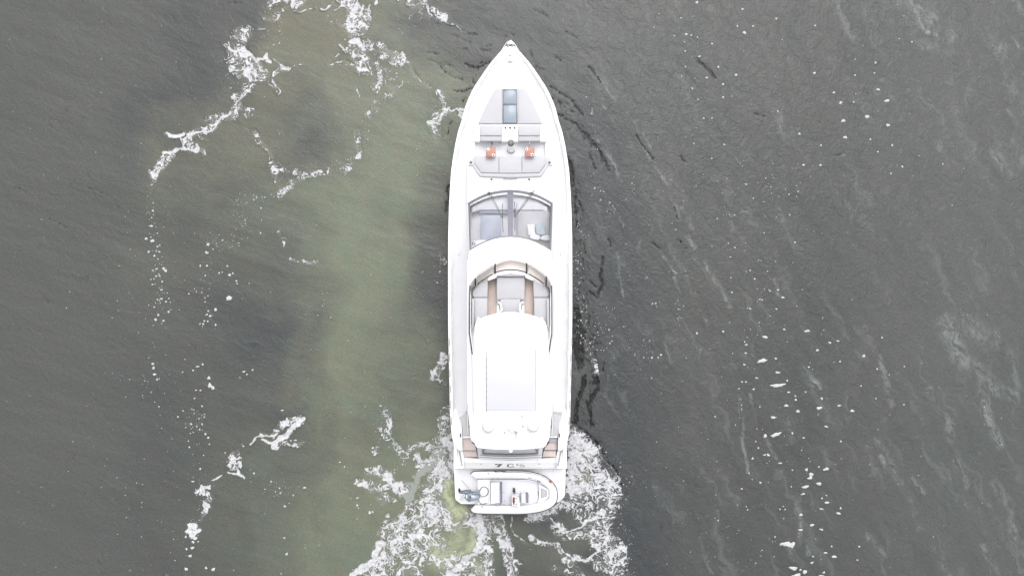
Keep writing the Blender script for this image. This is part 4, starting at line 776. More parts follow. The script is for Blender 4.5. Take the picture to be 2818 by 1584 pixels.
# walls of the deckhouse (left and right), with dark side glazing
def wall(sgn):
    e = 0 if sgn < 0 else 1
    top = [shield(e, v) for v in np.linspace(0, 1, 9)]
    yb = [-6.0]; top.append(Vector((CX + sgn * 1.72, -6.0, 4.0)))
    rows = [top, [Vector((CX + sgn * (abs(p.x - CX) + .02), p.y, p.z - .03)) for p in top], [Vector((CX + sgn * 1.895, p.y, 2.0)) for p in top]]
    rows += [[Vector((CX + sgn * 1.80, p.y, 2.0)) for p in top], [Vector((CX + sgn * (abs(p.x - CX) - .03), p.y, p.z - .04)) for p in top]]
    bm = bmesh.new(); grid_bm(bm, rows); o = finish(bm, 'deckhouse_wall', M['gel'], Yt)
    bm = bmesh.new(); rr = []
    for y in np.linspace(1.3, -5.0, 12):
        ztop = interp(y, [-6, 0.8, 1.3], [3.75, 3.75, 3.45]); zb = 2.85
        f = lambda z: CX + sgn * (1.895 + (1.74 - 1.895) * (z - 2.0) / 2.0 + .012)
        rr.append([Vector((f(zb), y, zb)), Vector((f(ztop), y, ztop))])
    grid_bm(bm, rr); finish(bm, 'side_window', M['sideg'], o)
wall(-1); wall(1)
# roof (flybridge deck)
roof = PL(3, 4.05, [(x, y - 4) for x, y in arcR])
roof = roof + [(CX + 1.76, 1.0), (CX + 1.76, -4.6), (CX + 1.67, -5.6), (CX + 1.63, -6.1), (CX + 1.58, -6.26), (CX + 1.44, -6.37), (CX - 1.44, -6.37), (CX - 1.58, -6.26), (CX - 1.63, -6.1), (CX - 1.67, -5.6), (CX - 1.76, -4.6), (CX - 1.76, 1.0)]
prism('flybridge_deck', roof, 3.93, 4.06, M['gel2'], Yt, .03, 3)
bm = bmesh.new(); prism_bm(bm, [(CX - 1.7, -5.75), (CX + 1.7, -5.75), (CX + 1.7, -5.65), (CX - 1.7, -5.65)], 1.2, 3.93); finish(bm, 'aft_bulkhead', M['sideg'], Yt)
# flybridge coaming
base = [(560, 740), (562, 690), (575, 620), (605, 560), (650, 500), (700, 452), (790, 385), (900, 310), (1000, 258), (1110, 215), (1240, 190), (1370, 213), (1470, 240), (1580, 282), (1680, 345), (1770, 415), (1830, 468), (1875, 530), (1900, 590), (1915, 660), (1920, 740)]
topa = [(596, 745), (600, 712), (625, 670), (665, 630), (700, 600), (770, 550), (850, 500), (950, 440), (1020, 408), (1110, 385), (1240, 374), (1370, 385), (1460, 408), (1530, 440), (1640, 500), (1720, 552), (1790, 605), (1830, 640), (1860, 675), (1885, 715), (1888, 745)]
zb, ztp = 4.46, 4.98
def sidepath(x0, z, sgn, pts):   # along the side, aft of the screen: frame 4 then 5
    return [W(f, x, y, z) for f, x, y in pts]
LB = [(4, 558, 900), (4, 556, 1200), (5, 556, 350), (5, 575, 480), (5, 600, 690), (5, 612, 1000), (6, 625, 300)]
RB = [(4, 1920, 900), (4, 1922, 1200), (5, 1920, 350), (5, 1900, 480), (5, 1876, 650), (5, 1862, 1000), (6, 1850, 300)]
ringB = [W(f, x, y, zb) for f, x, y in LB[::-1]] + [W(4, x, y, zb) for x, y in base] + [W(f, x, y, zb) for f, x, y in RB]
cx0, cy0 = CX, -1.5
def off(v, d, z):
    q = Vector((v.x - cx0, (v.y - min(max(v.y, -9), -.4)), 0)); q = q.normalized() if q.length > 1e-6 else Vector((1, 0, 0)); return Vector((v.x + q.x * d, v.y + q.y * d, z))
ringA = [off(v, .10, 4.05) for v in ringB]; ringM = [off(v, .015, zb - .03) for v in ringB]; ringC = [off(v, -.06, zb) for v in ringB]; ringD = [off(v, -.07, 4.06) for v in ringB]
bm = bmesh.new(); grid_bm(bm, [ringA, ringM, ringB, ringC, ringD]); coam = finish(bm, 'flybridge_coaming', M['gel2'], Yt, smooth=True)
# raked screen: five tan panes, four dark posts, dark top edge
Bc = cr([(x, y) for x, y in base], 5); Tc = cr(topa, 5)
def at(curve, t):
    i = t * (len(curve) - 1); k = min(int(i), len(curve) - 2); f = i - k; return curve[k][0] * (1 - f) + curve[k + 1][0] * f, curve[k][1] * (1 - f) + curve[k + 1][1] * f
def tx(curve, x):   # parameter where the curve passes x
    for i in range(len(curve) - 1):
        if curve[i][0] <= x <= curve[i + 1][0]: return (i + (x - curve[i][0]) / (curve[i + 1][0] - curve[i][0] + 1e-9)) / (len(curve) - 1)
    return 0 if x < curve[0][0] else 1
def scr(tb, tt, v, lift=0):
    b_, t_ = at(Bc, tb), at(Tc, tt); return W(4, b_[0] + (t_[0] - b_[0]) * v, b_[1] + (t_[1] - b_[1]) * v, zb + (ztp - zb) * v + lift)
segs = [(556, 630, 604, 645), (670, 940, 690, 940), (1000, 1485, 1000, 1485), (1540, 1810, 1540, 1790), (1838, 1916, 1838, 1888)]
screen = None
for i, (a, b_, c, d_) in enumerate(segs):
    bm = bmesh.new(); rr = []
    for k in range(15):
        q = k / 14; tb = tx(Bc, a) + (tx(Bc, b_) - tx(Bc, a)) * q; t2 = tx(Tc, c) + (tx(Tc, d_) - tx(Tc, c)) * q
        rr.append([scr(tb, t2, v) for v in (0, .5, 1)])
    grid_bm(bm, rr)
    o = finish(bm, 'fly_screen_pane', M['tan'], coam, smooth=True)
for a, b_, c, d_, m in ((966, 992, 962, 994, 'black'), (1490, 1518, 1490, 1520, 'black'), (636, 656, 640, 668, 'black'), (1822, 1842, 1812, 1838, 'black')):
    bm = bmesh.new(); rr = []
    for k in range(3):
        q = k / 2; rr.append([scr(tx(Bc, a) + (tx(Bc, b_) - tx(Bc, a)) * q, tx(Tc, c) + (tx(Tc, d_) - tx(Tc, c)) * q, v, .012) for v in (0.06, .5, 1.08)])
    grid_bm(bm, rr); gm = [g for g in bm.faces]; r = bmesh.ops.extrude_face_region(bm, geom=gm); bmesh.ops.translate(bm, vec=(0, 0, -.03), verts=[v for v in r['geom'] if isinstance(v, bmesh.types.BMVert)])
    finish(bm, 'screen_post', M[m], coam)
for a, b_ in ((596, 640), (684, 940), (992, 1494), (1532, 1795), (1840, 1888)):
    tube('screen_edge', [scr(0, tx(Tc, a) + (tx(Tc, b_) - tx(Tc, a)) * q, 1) for q in np.linspace(0, 1, 12)], .026, M['dark'], coam, 6)
for x in (948, 1534, 680, 1808): tube('screen_seam', [scr(tx(Bc, x), tx(Tc, x), v, .01) for v in (0, 1.05)], .006, M['greyl'], coam, 5)
tube('screen_foot', [scr(tx(Bc, x), 0, 0, .008) for x in np.linspace(600, 1870, 30)], .007, M['greyl'], coam, 5)
for P_ in (LB[:5], RB[:5]):
    q0 = [W(4, 562 if P_ is LB[:5] or P_[0][1] < 1000 else 1918, 640, zb + .02)]
    tube('side_screen_edge', q0 + [W(f, x, y, zb + .03 + .30 * (1 if y < 1201 and f == 4 else (.8 if y < 400 else .35 if y < 500 else 0))) for f, x, y in P_], .021, M['black'], coam, 6)
# fly deck fittings
fz = 4.12
F('teak_strip', 4, fz, [(862, 565), (1004, 505), (1000, 1200), (858, 1200)], .04, M['teak'], Yt, .003)
F('teak_strip', 4, fz, [(1480, 510), (1606, 560), (1614, 1200), (1470, 1200)], .04, M['teak'], Yt, .003)
dash = [(1010, 412), (1110, 393), (1240, 384), (1370, 393), (1470, 412), (1600, 490), (1612, 560), (1480, 505), (1475, 470), (1240, 440), (1008, 470), (1005, 505), (862, 560), (866, 500)]
F('fly_dash', 4, 4.78, dash, .7, M['gel2'], Yt, .02)
lg = F('fly_lounger', 4, 4.60, [(1008, 492), (1474, 490), (1472, 870), (1415, 872), (1062, 872), (1006, 870)], .5, M['cushf'], Yt, .03, 3)
F('lounger_headrest', 4, 4.74, cr([(1012, 486), (1014, 452), (1060, 424), (1140, 410), (1240, 404), (1340, 410), (1420, 428), (1470, 456), (1472, 486)], 3), .2, M['cush'], lg, .03, 3)
hs_ = F('helm_seat', 4, 4.66, [(1064, 862), (1402, 858), (1380, 1110), (1095, 1110)], .5, M['cushf'], Yt, .03, 3)
tube('seat_piping', [W(4, 1066, 850, 4.67), W(4, 1402, 848, 4.67)], .010, M['greyl'], hs_, 5)
for s in (0, 1):
    fx_ = (lambda x: x) if s == 0 else (lambda x: 2474 - x)
    tube('armrest', [W(4, fx_(1030), 915, 4.9), W(4, fx_(1068), 925, 4.9), W(4, fx_(1092), 1040, 4.9), W(4, fx_(1060), 1075, 4.88), W(4, fx_(1030), 1050, 4.88), W(4, fx_(1025), 970, 4.88)], .035, M['gel2'], hs_, 10)
    tube('armrest_bracket', [W(4, fx_(1020), 935, 4.72), W(4, fx_(1050), 948, 4.72)], .04, M['greyl'], hs_, 8)
    tube('seat_rail', [W(4, fx_(1055), 960, 4.8), W(4, fx_(1062), 1030, 4.8)], .014, M['grey'], hs_, 6)
sideL = [(606, 735), (640, 690), (720, 625), (862, 530), (856, 832), (630, 832), (606, 800)]
sideL2 = [(630, 838), (856, 838), (852, 1300), (635, 1300)]
F('side_lounge', 4, 4.62, sideL, .5, M['cushf'], Yt, .03, 3); F('side_lounge', 4, 4.60, sideL2, .5, M['cushf'], Yt, .03, 3)
F('side_lounge', 4, 4.62, [(2474 - x, y) for x, y in sideL[::-1]], .5, M['cushf'], Yt, .03, 3); F('side_lounge', 4, 4.60, [(2480 - x, y) for x, y in sideL2[::-1]], .5, M['cushf'], Yt, .03, 3)
for x in (612, 1858): F('side_backrest', 4, 4.80, box(4, x - 15, 850, x + 18, 1330), .6, M['cush'], Yt, .02)

# ---- hardtop on its legs
HZ = 6.25
hfr = PL(4, HZ, [(640, 1320), (660, 1250), (700, 1195), (850, 1137), (1000, 1098), (1120, 1080), (1240, 1075), (1360, 1080), (1480, 1100), (1620, 1137), (1780, 1200), (1825, 1260), (1842, 1330)])
hR = PL(5, HZ, [(1868, 500), (1880, 1000), (1882, 1448)]) + PL(6, HZ, [(1886, 300), (1878, 560), (1860, 770), (1835, 870), (1790, 912)])
hB = PL(6, HZ, [(1690, 927), (1460, 946), (1240, 952), (1000, 946), (770, 930), (690, 915), (656, 895)])
hL = PL(6, HZ, [(640, 800), (632, 600), (630, 300)]) + PL(5, HZ, [(630, 1448), (626, 1000), (628, 500)])
ht = prism('hardtop', hfr + hR + hB + hL, HZ - .13, HZ, M['gel2'], Yt, .045, 4)
F('sunroof_frame', 5, HZ + .004, [(822, 608), (1660, 608), (1660, 1815 - 195), (822, 1620)], .01, M['greyl'], ht, 0) if 0 else None
y1 = 1327 + 302
sfm = prism('sunroof_frame', PL(5, HZ, [(820, 608), (1660, 608), (1660, y1), (820, y1)]), HZ + .002, HZ + .012, M['greyl'], ht, 0)
prism('sunroof_fabric', PL(5, HZ, [(838, 656), (1000, 650), (1240, 632), (1380, 618), (1646, 612), (1648, y1 - 8), (840, y1 - 8)]), HZ + .006, HZ + .022, M['fabric'], sfm, .006)
prism('sunroof_lip', PL(5, HZ, [(828, 616), (1380, 614), (1238, 628), (1000, 646), (840, 652)]), HZ + .006, HZ + .020, M['gel2'], sfm, .004)
for i in range(9):
    ya = 750 + i * 104; prism('slide_slot', PL(5, HZ, [(826, ya), (838, ya), (838, ya + 78), (826, ya + 78)]), HZ + .010, HZ + .020, M['grey'], sfm, 0)
F('roof_locker', 5, HZ + .05, [(1118, 400), (1366, 400), (1366, 604), (1118, 604)], .06, M['gel2'], ht, .02)
for f, x, y in ((5, 818, 418), (5, 1662, 418), (5, 1262, 348), (6, 712, 390), (6, 1762, 385)): disc('roof_light', W(f, x, y, HZ), .022, .012, M['greyl'], ht, .004)
for x in (-1.28, 1.28):
    for y, yb in ((-1.75, -1.2), (-5.6, -5.2)):
        bm = bmesh.new(); grid_bm(bm, [[Vector((CX + x + dx, yy + dy, zz)) for dx, dy in ((-.05, -.16), (.05, -.16), (.05, .16), (-.05, .16))] for zz, yy in ((4.05, yb), (5.2, (y + yb) / 2), (HZ - .12, y))], close=True)
        finish(bm, 'hardtop_leg', M['gel'], ht, .01)
def dome(x, y, r, z, m=M['domes']):
    return lathe('satellite_dome', W(6, x, y, HZ), [(r * .7, 0), (r * .8, .05), (r, .12), (r, .28), (r * .93, .42), (r * .75, .54), (r * .45, .62), (0, .66)], m, ht, 36)
dome(872, 535, .25, 0); dome(1610, 525, .24, 0)
c = W(6, 1262, 590, HZ)
rd = lathe('radar', c, [(0, 0), (.16, 0), (.17, .1), (.12, .2), (.05, .24), (0, .24)], M['gel2'], ht, 20)
dv = (W(6, 1545, 662, HZ + .3) - W(6, 990, 515, HZ + .3)); mid = (W(6, 1545, 662, HZ + .3) + W(6, 990, 515, HZ + .3)) / 2; dn_ = dv.normalized(); sd = Vector((-dn_.y, dn_.x, 0)) * .075
bm = bmesh.new(); prism_bm(bm, [tuple((mid + dn_ * a + sd * b_)[:2]) for a, b_ in ((-dv.length / 2, -1), (dv.length / 2, -1), (dv.length / 2, 1), (-dv.length / 2, 1))], HZ + .24, HZ + .34); finish(bm, 'radar_array', M['domes'], rd, .03, 3)
hn = tube('horn', [W(6, 1440, 380, HZ + .14), W(6, 1438, 470, HZ + .14), W(6, 1445, 545, HZ + .12)], .022, M['roofkit'], ht, 10)
for x, y, r in ((1418, 383, .03), (1458, 370, .03), (1440, 545, .045)): lathe('horn_bell', W(6, x, y, HZ + .02), [(0, 0), (r, .0), (r, .10), (r * .6, .13), (0, .13)], M['roofkit'], hn, 14)
mast = None
ball = W(6, 1240, 965, 6.95)
for x in (1141, 1330):
    t_ = tube('aerial_mast', [W(6, x, 660, HZ + .02), W(6, x + (6 if x < 1200 else -4), 740, HZ + .22), W(6, x + (22 if x < 1200 else -20), 820, HZ + .42), ball - Vector((0, -.05, .05))], .020, M['roofkit'], ht, 8)
    F('mast_foot', 6, HZ + .03, box(6, x - 18, 640, x + 18, 680), .03, M['roofkit'], ht, .005)
tube('mast_brace', [W(6, 1208, 878, 6.75), W(6, 1268, 878, 6.75)], .010, M['roofkit'], ht, 6)
lathe('mast_light', ball, [(0, -.08), (.05, -.07), (.068, 0), (.05, .06), (0, .075)], M['gel2'], ht, 18)

# ---- cockpit and stern
Z1 = 1.05
prism('cockpit_sole', PL(6, Z1, [(330, 200), (2130, 200), (2120, 1180), (340, 1180)]), Z1 - .05, Z1, M['deck'], Yt, 0)
coL = [(238, 330), (330, 250), (352, 330), (382, 420), (412, 500), (430, 570), (432, 760), (436, 860), (440, 960), (372, 958), (330, 905), (296, 850), (268, 760), (248, 620)]
coL = PL(6, 1.98, coL)
coR = PL(6, 1.98, mir([(x, y) for x, y in [(238, 330), (330, 250), (352, 330), (382, 420), (412, 500), (430, 570), (432, 760), (436, 860), (440, 960), (372, 958), (330, 905), (296, 850), (268, 760), (248, 620)]]))
for c_ in (coL, coR): prism('cockpit_coaming', c_, 1.3, 1.98, M['gel'], Yt, .03, 3)
for x in (403, 2049): F('fairlead', 6, 2.005, box(6, x - 9, 674, x + 9, 740), .06, M['black'], Yt, .003)
F('side_deck', 6, 1.97, [(376, 412), (488, 336), (552, 328), (560, 400), (572, 718), (440, 718), (436, 560), (412, 500)], .3, M['greydeck'], Yt, 0)
F('side_deck', 6, 1.97, [(1905, 328), (1970, 338), (2092, 404), (2062, 500), (2030, 575), (2018, 716), (1893, 714), (1900, 500)], .3, M['greydeck'], Yt, 0)
F('deck_ramp', 6, 1.965, [(318, 290), (505, 290), (490, 337), (374, 414), (340, 430)], .3, M['deck'], Yt, 0)
F('deck_ramp', 6, 1.965, [(2144, 290), (1960, 290), (1968, 339), (2094, 406), (2125, 430)], .3, M['deck'], Yt, 0)
F('deck_locker', 6, 1.97, [(1998, 208), (2118, 270), (2082, 398), (1960, 335), (1985, 300)], .2, M['cushf'], Yt, .02)
F('step_edge', 6, 1.9, box(6, 438, 719, 576, 752), .3, M['gel2'], Yt, .01); F('step_edge', 6, 1.9, box(6, 1890, 717, 2018, 746), .3, M['gel2'], Yt, .01)
F('grey_step', 6, 1.70, [(1886, 750), (2015, 750), (2012, 826), (1880, 826)], .3, M['cushd'], Yt, .004)
s1 = [(438, 755), (580, 755), (600, 838), (638, 850), (668, 956), (446, 956)]
F('teak_step', 6, 1.66, s1, .3, M['teak2'], Yt, .006); F('teak_step', 6, 1.46, [(450, 964), (666, 964), (690, 1064), (468, 1068)], .3, M['teak2'], Yt, .006)
F('teak_step', 6, 1.62, [(1872, 830), (2008, 830), (2000, 950), (1800, 950), (1812, 900), (1850, 870)], .3, M['teak2'], Yt, .006); F('teak_step', 6, 1.46, [(1790, 962), (1994, 962), (1986, 1064), (1768, 1064)], .3, M['teak2'], Yt, .006)
# aft quarter with slatted vents
for pts in ([(292, 850), (330, 905), (372, 960), (446, 960), (468, 1070), (455, 1262), (290, 1262)],):
    for q in (pts, mir(pts)): prism('quarter_deck', PL(6, 1.46, q), .5, 1.46, M['gel'], Yt, .02)
for pts in ([(374, 968), (396, 968), (442, 1212), (420, 1216)], [(2064, 962), (2088, 962), (2038, 1212), (2010, 1212)]):
    F('slatted_vent', 6, 1.49, pts, .04, M['greyl'], Yt, 0)
# aft lounge frame round a grey well
fr_o = [(660, 905), (1800, 905), (1752, 1086), (1500, 1106), (1240, 1116), (960, 1106), (700, 1088)]
F('lounge_base', 6, 1.52, [(650, 700), (1810, 700), (1752, 1086), (1500, 1106), (1240, 1116), (960, 1106), (700, 1088)], .5, M['deck'], Yt, .02)
F('well_pad', 6, 1.56, [(760, 850), (1705, 850), (1690, 1000), (1460, 1014), (1240, 1018), (1000, 1014), (768, 1006)], .02, paint('grey_well', (.55, .55, .59), .6, .03), Yt, .0)
for pts, m in (([(752, 920), (775, 920), (775, 1006), (762, 1012)], 'greyl'), ([(1690, 915), (1708, 915), (1700, 1006), (1688, 1010)], 'greyl')): F('well_end', 6, 1.66, pts, .15, M[m], Yt, .004)
tube('backrest_bar', [W(6, x, y, 1.78) for x, y in cr([(766, 1006), (1000, 1017), (1240, 1022), (1480, 1016), (1692, 1004)], 5)], .032, M['grey'], Yt, 8)
for a, c_ in (((770, 1000), (812, 930)), ((1690, 1000), (1650, 930))): tube('bar_strut', [W(6, *a, 1.78), W(6, *c_, 1.62)], .014, M['grey'], Yt, 6)
for k, (yy, zz) in enumerate(((1040, 1.66), (1072, 1.60))):
    P_ = [(705 + 5 * k, yy - 4), (960, yy + 12), (1240, yy + 18), (1500, yy + 12), (1748 - 5 * k, yy - 4), (1742 - 5 * k, yy + 22), (1500, yy + 38), (1240, yy + 44), (960, yy + 38), (710 + 5 * k, yy + 22)]
    F('lounge_cushion', 6, zz, P_, .12, M['deck'], Yt, .02, 3)
# transom: flat top then sloping face down to the platform
tb = [(468, 1070, 1.32), (700, 1092, 1.32), (960, 1110, 1.32), (1240, 1120, 1.32), (1500, 1110, 1.32), (1752, 1090, 1.32), (1990, 1070, 1.32)]
te = [(455, 1158), (700, 1165), (960, 1166), (1240, 1168), (1500, 1166), (1752, 1165), (2005, 1158)]
tf = [(452, 1262), (700, 1262), (960, 1262), (1240, 1262), (1500, 1262), (1752, 1262), (2012, 1262)]
TZ0, TZ1 = 1.30, 1.02
bm = bmesh.new(); grid_bm(bm, [[W(6, x, y, z) for x, y, z in tb], [W(6, x, y, TZ0) for x, y in te], [W(6, x, y, TZ0 - .03) for x, y in [(a, b_ + 6) for a, b_ in te]], [W(6, x, y, TZ1) for x, y in tf], [W(6, x, y, TZ1 - .5) for x, y in tf]])
trn = finish(bm, 'transom', M['gel'], Yt)
def tpt(x, y, lift=.006):     # a point on the sloping face, image crop 6 coordinates
    t = (y - 1172) / (1262 - 1172); z = TZ0 - .03 + (TZ1 - TZ0 + .03) * t
    p = W(6, x, y, z); n = Vector((0, -.92, .38)); return p + n * lift
def letter(name, polys, m):
    bm = bmesh.new()
    for P_ in polys:
        vs = []
        for x, y in P_:
            nx, ny = nat('T', x, y); vs.append(bm.verts.new(tpt((nx - 1200) * 6.0333, (ny - 1080) * 6.0333)))
        for i in range(len(vs) // 2 - 1): bm.faces.new((vs[2 * i], vs[2 * i + 2], vs[2 * i + 3], vs[2 * i + 1]))
    finish(bm, name, m, trn)
letter('letter', [[(470, 322), (480, 388), (620, 328), (620, 372), (740, 334), (740, 362), (830, 328), (905, 362)], [(740, 340), (905, 330), (690, 390), (880, 392), (640, 430), (780, 440), (590, 480), (740, 496), (470, 492), (760, 506)]], M['letter'])
def arcpoly(cx, cy, rx, ry, wx, wy, a0, a1, n=12):
    out = []
    for k in range(n + 1):
        a = R_(a0 + (a1 - a0) * k / n); out += [(cx + math.cos(a) * rx, cy - math.sin(a) * ry), (cx + math.cos(a) * (rx - wx), cy - math.sin(a) * (ry - wy))]
    return out
letter('letter', [arcpoly(1410, 420, 235, 102, 95, 26, 28, 332, 22)], M['letter'])
letter('letter', [[(1715, 345), (1760, 410), (1870, 345), (1830, 405)]], M['letter'])
letter('letter', [arcpoly(2070, 400, 150, 42, 60, 20, 15, 200, 10), arcpoly(2070, 462, 160, 46, 60, 20, -170, 40, 12), [(1930, 410), (1990, 395), (2060, 440), (2070, 424), (2190, 452), (2230, 440)]], M['letterl'])
# swim platform
plat = [(292, 1262), (2152, 1262), (2150, 1440), (2146, 1850), (2120, 1900), (2030, 2018), (1980, 2030), (420, 2034), (395, 2022), (318, 1955), (312, 1800), (298, 1500)]
plat = [(x, y if y < 1300 else y - 965 + 965 - 0) for x, y in plat]
pp = []
for x, y in [(292, 1262), (2152, 1262)]: pp.append(tuple(W(6, x, y, .5)[:2]))
for x, y in [(2148, 500), (2143, 720), (2125, 770), (2030, 850), (1990, 862), (620, 884), (420, 880), (395, 868), (325, 810), (318, 780), (300, 400)]: pp.append(tuple(W(7, x, y, .5)[:2]))
sp = prism('swim_platform', pp, .22, .5, M['gel'], Yt, .03, 3)
prism('platform_pad', PL(7, .5, [(318, 315), (2128, 315), (2122, 730), (2010, 830), (430, 850), (345, 780), (322, 500)]), .502, .512, M['pad'], sp, .004)
tube('platform_joint', [W(6, x, 1262, .52) for x in np.linspace(300, 2150, 12)], .012, M['greyl'], sp, 6)
for x in (1750, 1950): tube('panel_seam', [W(7, x, 300, .514), W(7, x, 440, .514)], .004, M['greyl'], sp, 5)
tube('pad_latch', [W(7, 2030, 640, .54), W(7, 2065, 638, .54)], .010, M['grey'], sp, 6); tube('pad_latch', [W(7, 524, 836, .53), W(7, 570, 836, .53)], .012, M['grey'], sp, 6)
for x in (740, 1712): tube('transom_latch', [W(6, x - 8, 1190, 1.25), W(6, x + 8, 1176, 1.35)], .014, M['greyl'], trn, 6)
tube('door_seam', [W(6, 1690, 1098, 1.47), W(6, 1675, 1170, 1.43)], .006, M['greyl'], trn, 5)

# ---- loose things lying on the saloon sofa behind the glass
tray = empty('cup_tray', tuple(W(3, 1580, 800, 2.8)), 'white tray of twelve round cups behind the right windshield pane', 'cup tray')
trp = [(1512, 716), (1632, 708), (1650, 872), (1534, 884)]
F('tray', 3, 2.83, trp, .03, M['salonw'], tray, .005)
for r_ in range(4):
    for c_ in range(3):
        x = 1532 + c_ * 43 + r_ * 5; y = 736 + r_ * 44 - c_ * 5
        lathe('cup', W(3, x, y, 2.83), [(0, 0), (.030, .0), (.040, .07), (.034, .07), (.0, .065)], M['gel2'], tray, 14)
bag = empty('bucket_hat', tuple(W(3, 1740, 790, 2.8)), 'pale blue rounded bag lying beside the cup tray', 'bag')
F('bag_body', 3, 2.95, cr([(1650, 740), (1670, 700), (1740, 686), (1790, 705), (1808, 790), (1828, 868), (1800, 884), (1700, 880), (1665, 850)], 4, True), .18, M['bluecloth'], bag, .05, 4)
bag.name = 'cloth_bag'
WL[bag.name] = Vector(bag.location)
pw1 = F('pillow', 3, 2.93, cr([(1560, 890), (1640, 870), (1724, 888), (1716, 966), (1630, 966), (1560, 940)], 3, True), .18, M['whitecloth'], None, .06, 4); pw1['label'] = 'white pillow below the cup tray behind the windshield'; pw1['category'] = 'pillow'; pw1['group'] = 'pillows on the saloon sofa'
pw2 = F('pillow', 3, 2.95, cr([(1730, 950), (1750, 908), (1810, 884), (1862, 886), (1890, 930), (1888, 972), (1800, 974)], 3, True), .18, M['whitecloth'], None, .06, 4); pw2['label'] = 'white pillow with a pink edge below the pale blue bag'; pw2['category'] = 'pillow'; pw2['group'] = 'pillows on the saloon sofa'
tube('pink_edge', [W(3, 1724, 935, 2.96), W(3, 1748, 895, 2.97), W(3, 1812, 872, 2.96)], .012, M['pink'], pw2, 6)
# ------------------------------------------------------------------ the tender on the swim platform
Tn = empty('tender', tuple(W(7, 1300, 680, .6)), 'small white rigid inflatable boat lying crosswise on the stern platform with outboard tilted up', 'dinghy')
tz = .95
def t7(z, pts): return PL(7, z, pts)
cl = [(606, 412), (625, 398), (680, 392), (900, 388), (1240, 385), (1480, 392), (1660, 424), (1800, 486), (1898, 568), (1938, 650), (1946, 720), (1938, 800), (1890, 862), (1800, 910), (1660, 948), (1450, 970), (1150, 972), (850, 970), (690, 963), (628, 952), (608, 938)]
clc = cr(cl, 5); N_ = len(clc)
rad = []
for i in range(N_):
    q = min(i, N_ - 1 - i); rad.append(.19 * (min(1, .52 + .48 * (q / 7.0) ** .55) if q < 7 else 1))
zof = [tz + (.10 * max(0, (x - 1500) / 450) ** 1.5) for x, y in clc]
rub = [W(7, x, y, z) for (x, y), z in zip(clc, zof)]
bm = bmesh.new(); tube_bm(bm, rub, rad, 18); tb_ = finish(bm, 'inflatable_tube', M['tube'], Tn, smooth=True)
def on_tube(i, ang, lift=.006):
    a = rub[max(i - 1, 0)]; b_ = rub[min(i + 1, N_ - 1)]; d_ = (b_ - a).normalized(); s = d_.cross(Vector((0, 0, 1))).normalized() * -1   # outward
    u = Vector((0, 0, 1)); return rub[i] + (s * math.cos(R_(ang)) + u * math.sin(R_(ang))) * (rad[i] + lift)
tube('rubbing_strake', [on_tube(i, 26, .008) for i in range(1, N_ - 1)], .022, M['dark'], tb_, 6)
i0 = min(range(N_ // 2), key=lambda i: abs(clc[i][0] - 1120)); i1 = min(range(N_ // 2), key=lambda i: abs(clc[i][0] - 1925))
tube('upper_strake', [on_tube(i, 50, .006) for i in range(i0, i1)], .013, M['grey'], tb_, 6)
# dark flash on the forward tube with pale lettering strokes
def shell(name, quads, m, parent):
    bm = bmesh.new()
    for Q in quads:
        n = 6; rows = []
        for k in range(n + 1):
            row = []
            for (xa, aa), (xb, ab) in Q:
                x = xa + (xb - xa) * k / n; ang = aa + (ab - aa) * k / n
                i = min(range(1, N_ // 2), key=lambda j: abs(clc[j][0] - x)); p = on_tube(i, ang, .008); p.x = W(7, x, 400, p.z).x; row.append(p)
            rows.append(row)
        grid_bm(bm, rows)
    return finish(bm, name, m, parent)
em = shell('dark_flash', [(((918, 12), (1100, 12)), ((990, 48), (1120, 42)))], M['dark'], tb_)
shell('dark_flash', [(((1100, 26), (1165, 38)), ((1110, 42), (1165, 41)))], M['dark'], tb_)
bm = bmesh.new()
for x in (1004, 1030, 1056):     # three slanted capital strokes, too small to read
    for q in range(3):
        a = [on_tube(min(range(1, N_ // 2), key=lambda j: abs(clc[j][0] - x)), an, .013) for an in (24, 38)]
        for (xa, xb) in ((x + q * 7, x + q * 7 + 5),):
            v = [bm.verts.new(Vector((W(7, xx, 400, a[k].z).x, a[k].y, a[k].z))) for xx, k in ((xa + 4, 0), (xb + 4, 0), (xb, 1), (xa, 1))]; bm.faces.new(v)
finish(bm, 'pale_lettering', M['gel2'], em)
F('red_decal', 7, 1.27, [(1866, 500), (1884, 486), (1926, 516), (1908, 532), (1884, 528)], .04, M['red'], tb_, .003)
# hull and floor between the tubes
bm = bmesh.new()
inner = [(690, 470), (880, 462), (1500, 470), (1660, 495), (1790, 560), (1860, 640), (1872, 700), (1860, 780), (1790, 850), (1660, 885), (1500, 892), (880, 895), (690, 888)]
th = prism('tender_hull', t7(.72, inner), .60, .78, M['tend'], Tn, .02)
bm = bmesh.new(); keel = [W(7, x, 680, z) for x, z in ((700, .52), (1200, .515), (1600, .54), (1850, .68))]
rowa = [W(7, x, y, .66) for x, y in ((700, 440), (1200, 430), (1600, 450), (1850, 610))]; rowb = [W(7, x, y, .66) for x, y in ((700, 920), (1200, 930), (1600, 910), (1850, 780))]
grid_bm(bm, [rowa, keel, rowb]); finish(bm, 'keel_panel', M['tend'], th)
F('tender_floor', 7, .80, [(890, 476), (1490, 476), (1600, 500), (1680, 530), (1712, 610), (1718, 800), (1690, 870), (1640, 890), (890, 890)], .03, M['tfloor'], Tn, .004)
F('stern_platform', 7, .92, [(688, 478), (872, 470), (872, 892), (688, 884)], .2, M['tend'], Tn, .03, 3)
F('stern_transom', 7, 1.06, box(7, 872, 476, 892, 890), .35, M['tend'], Tn, .015)
for q in (((755, 470), .93), ((765, 930), 1.15)): disc('lifting_eye', W(7, q[0][0], q[0][1], q[1]), .04, .01, M['cushf'], Tn)
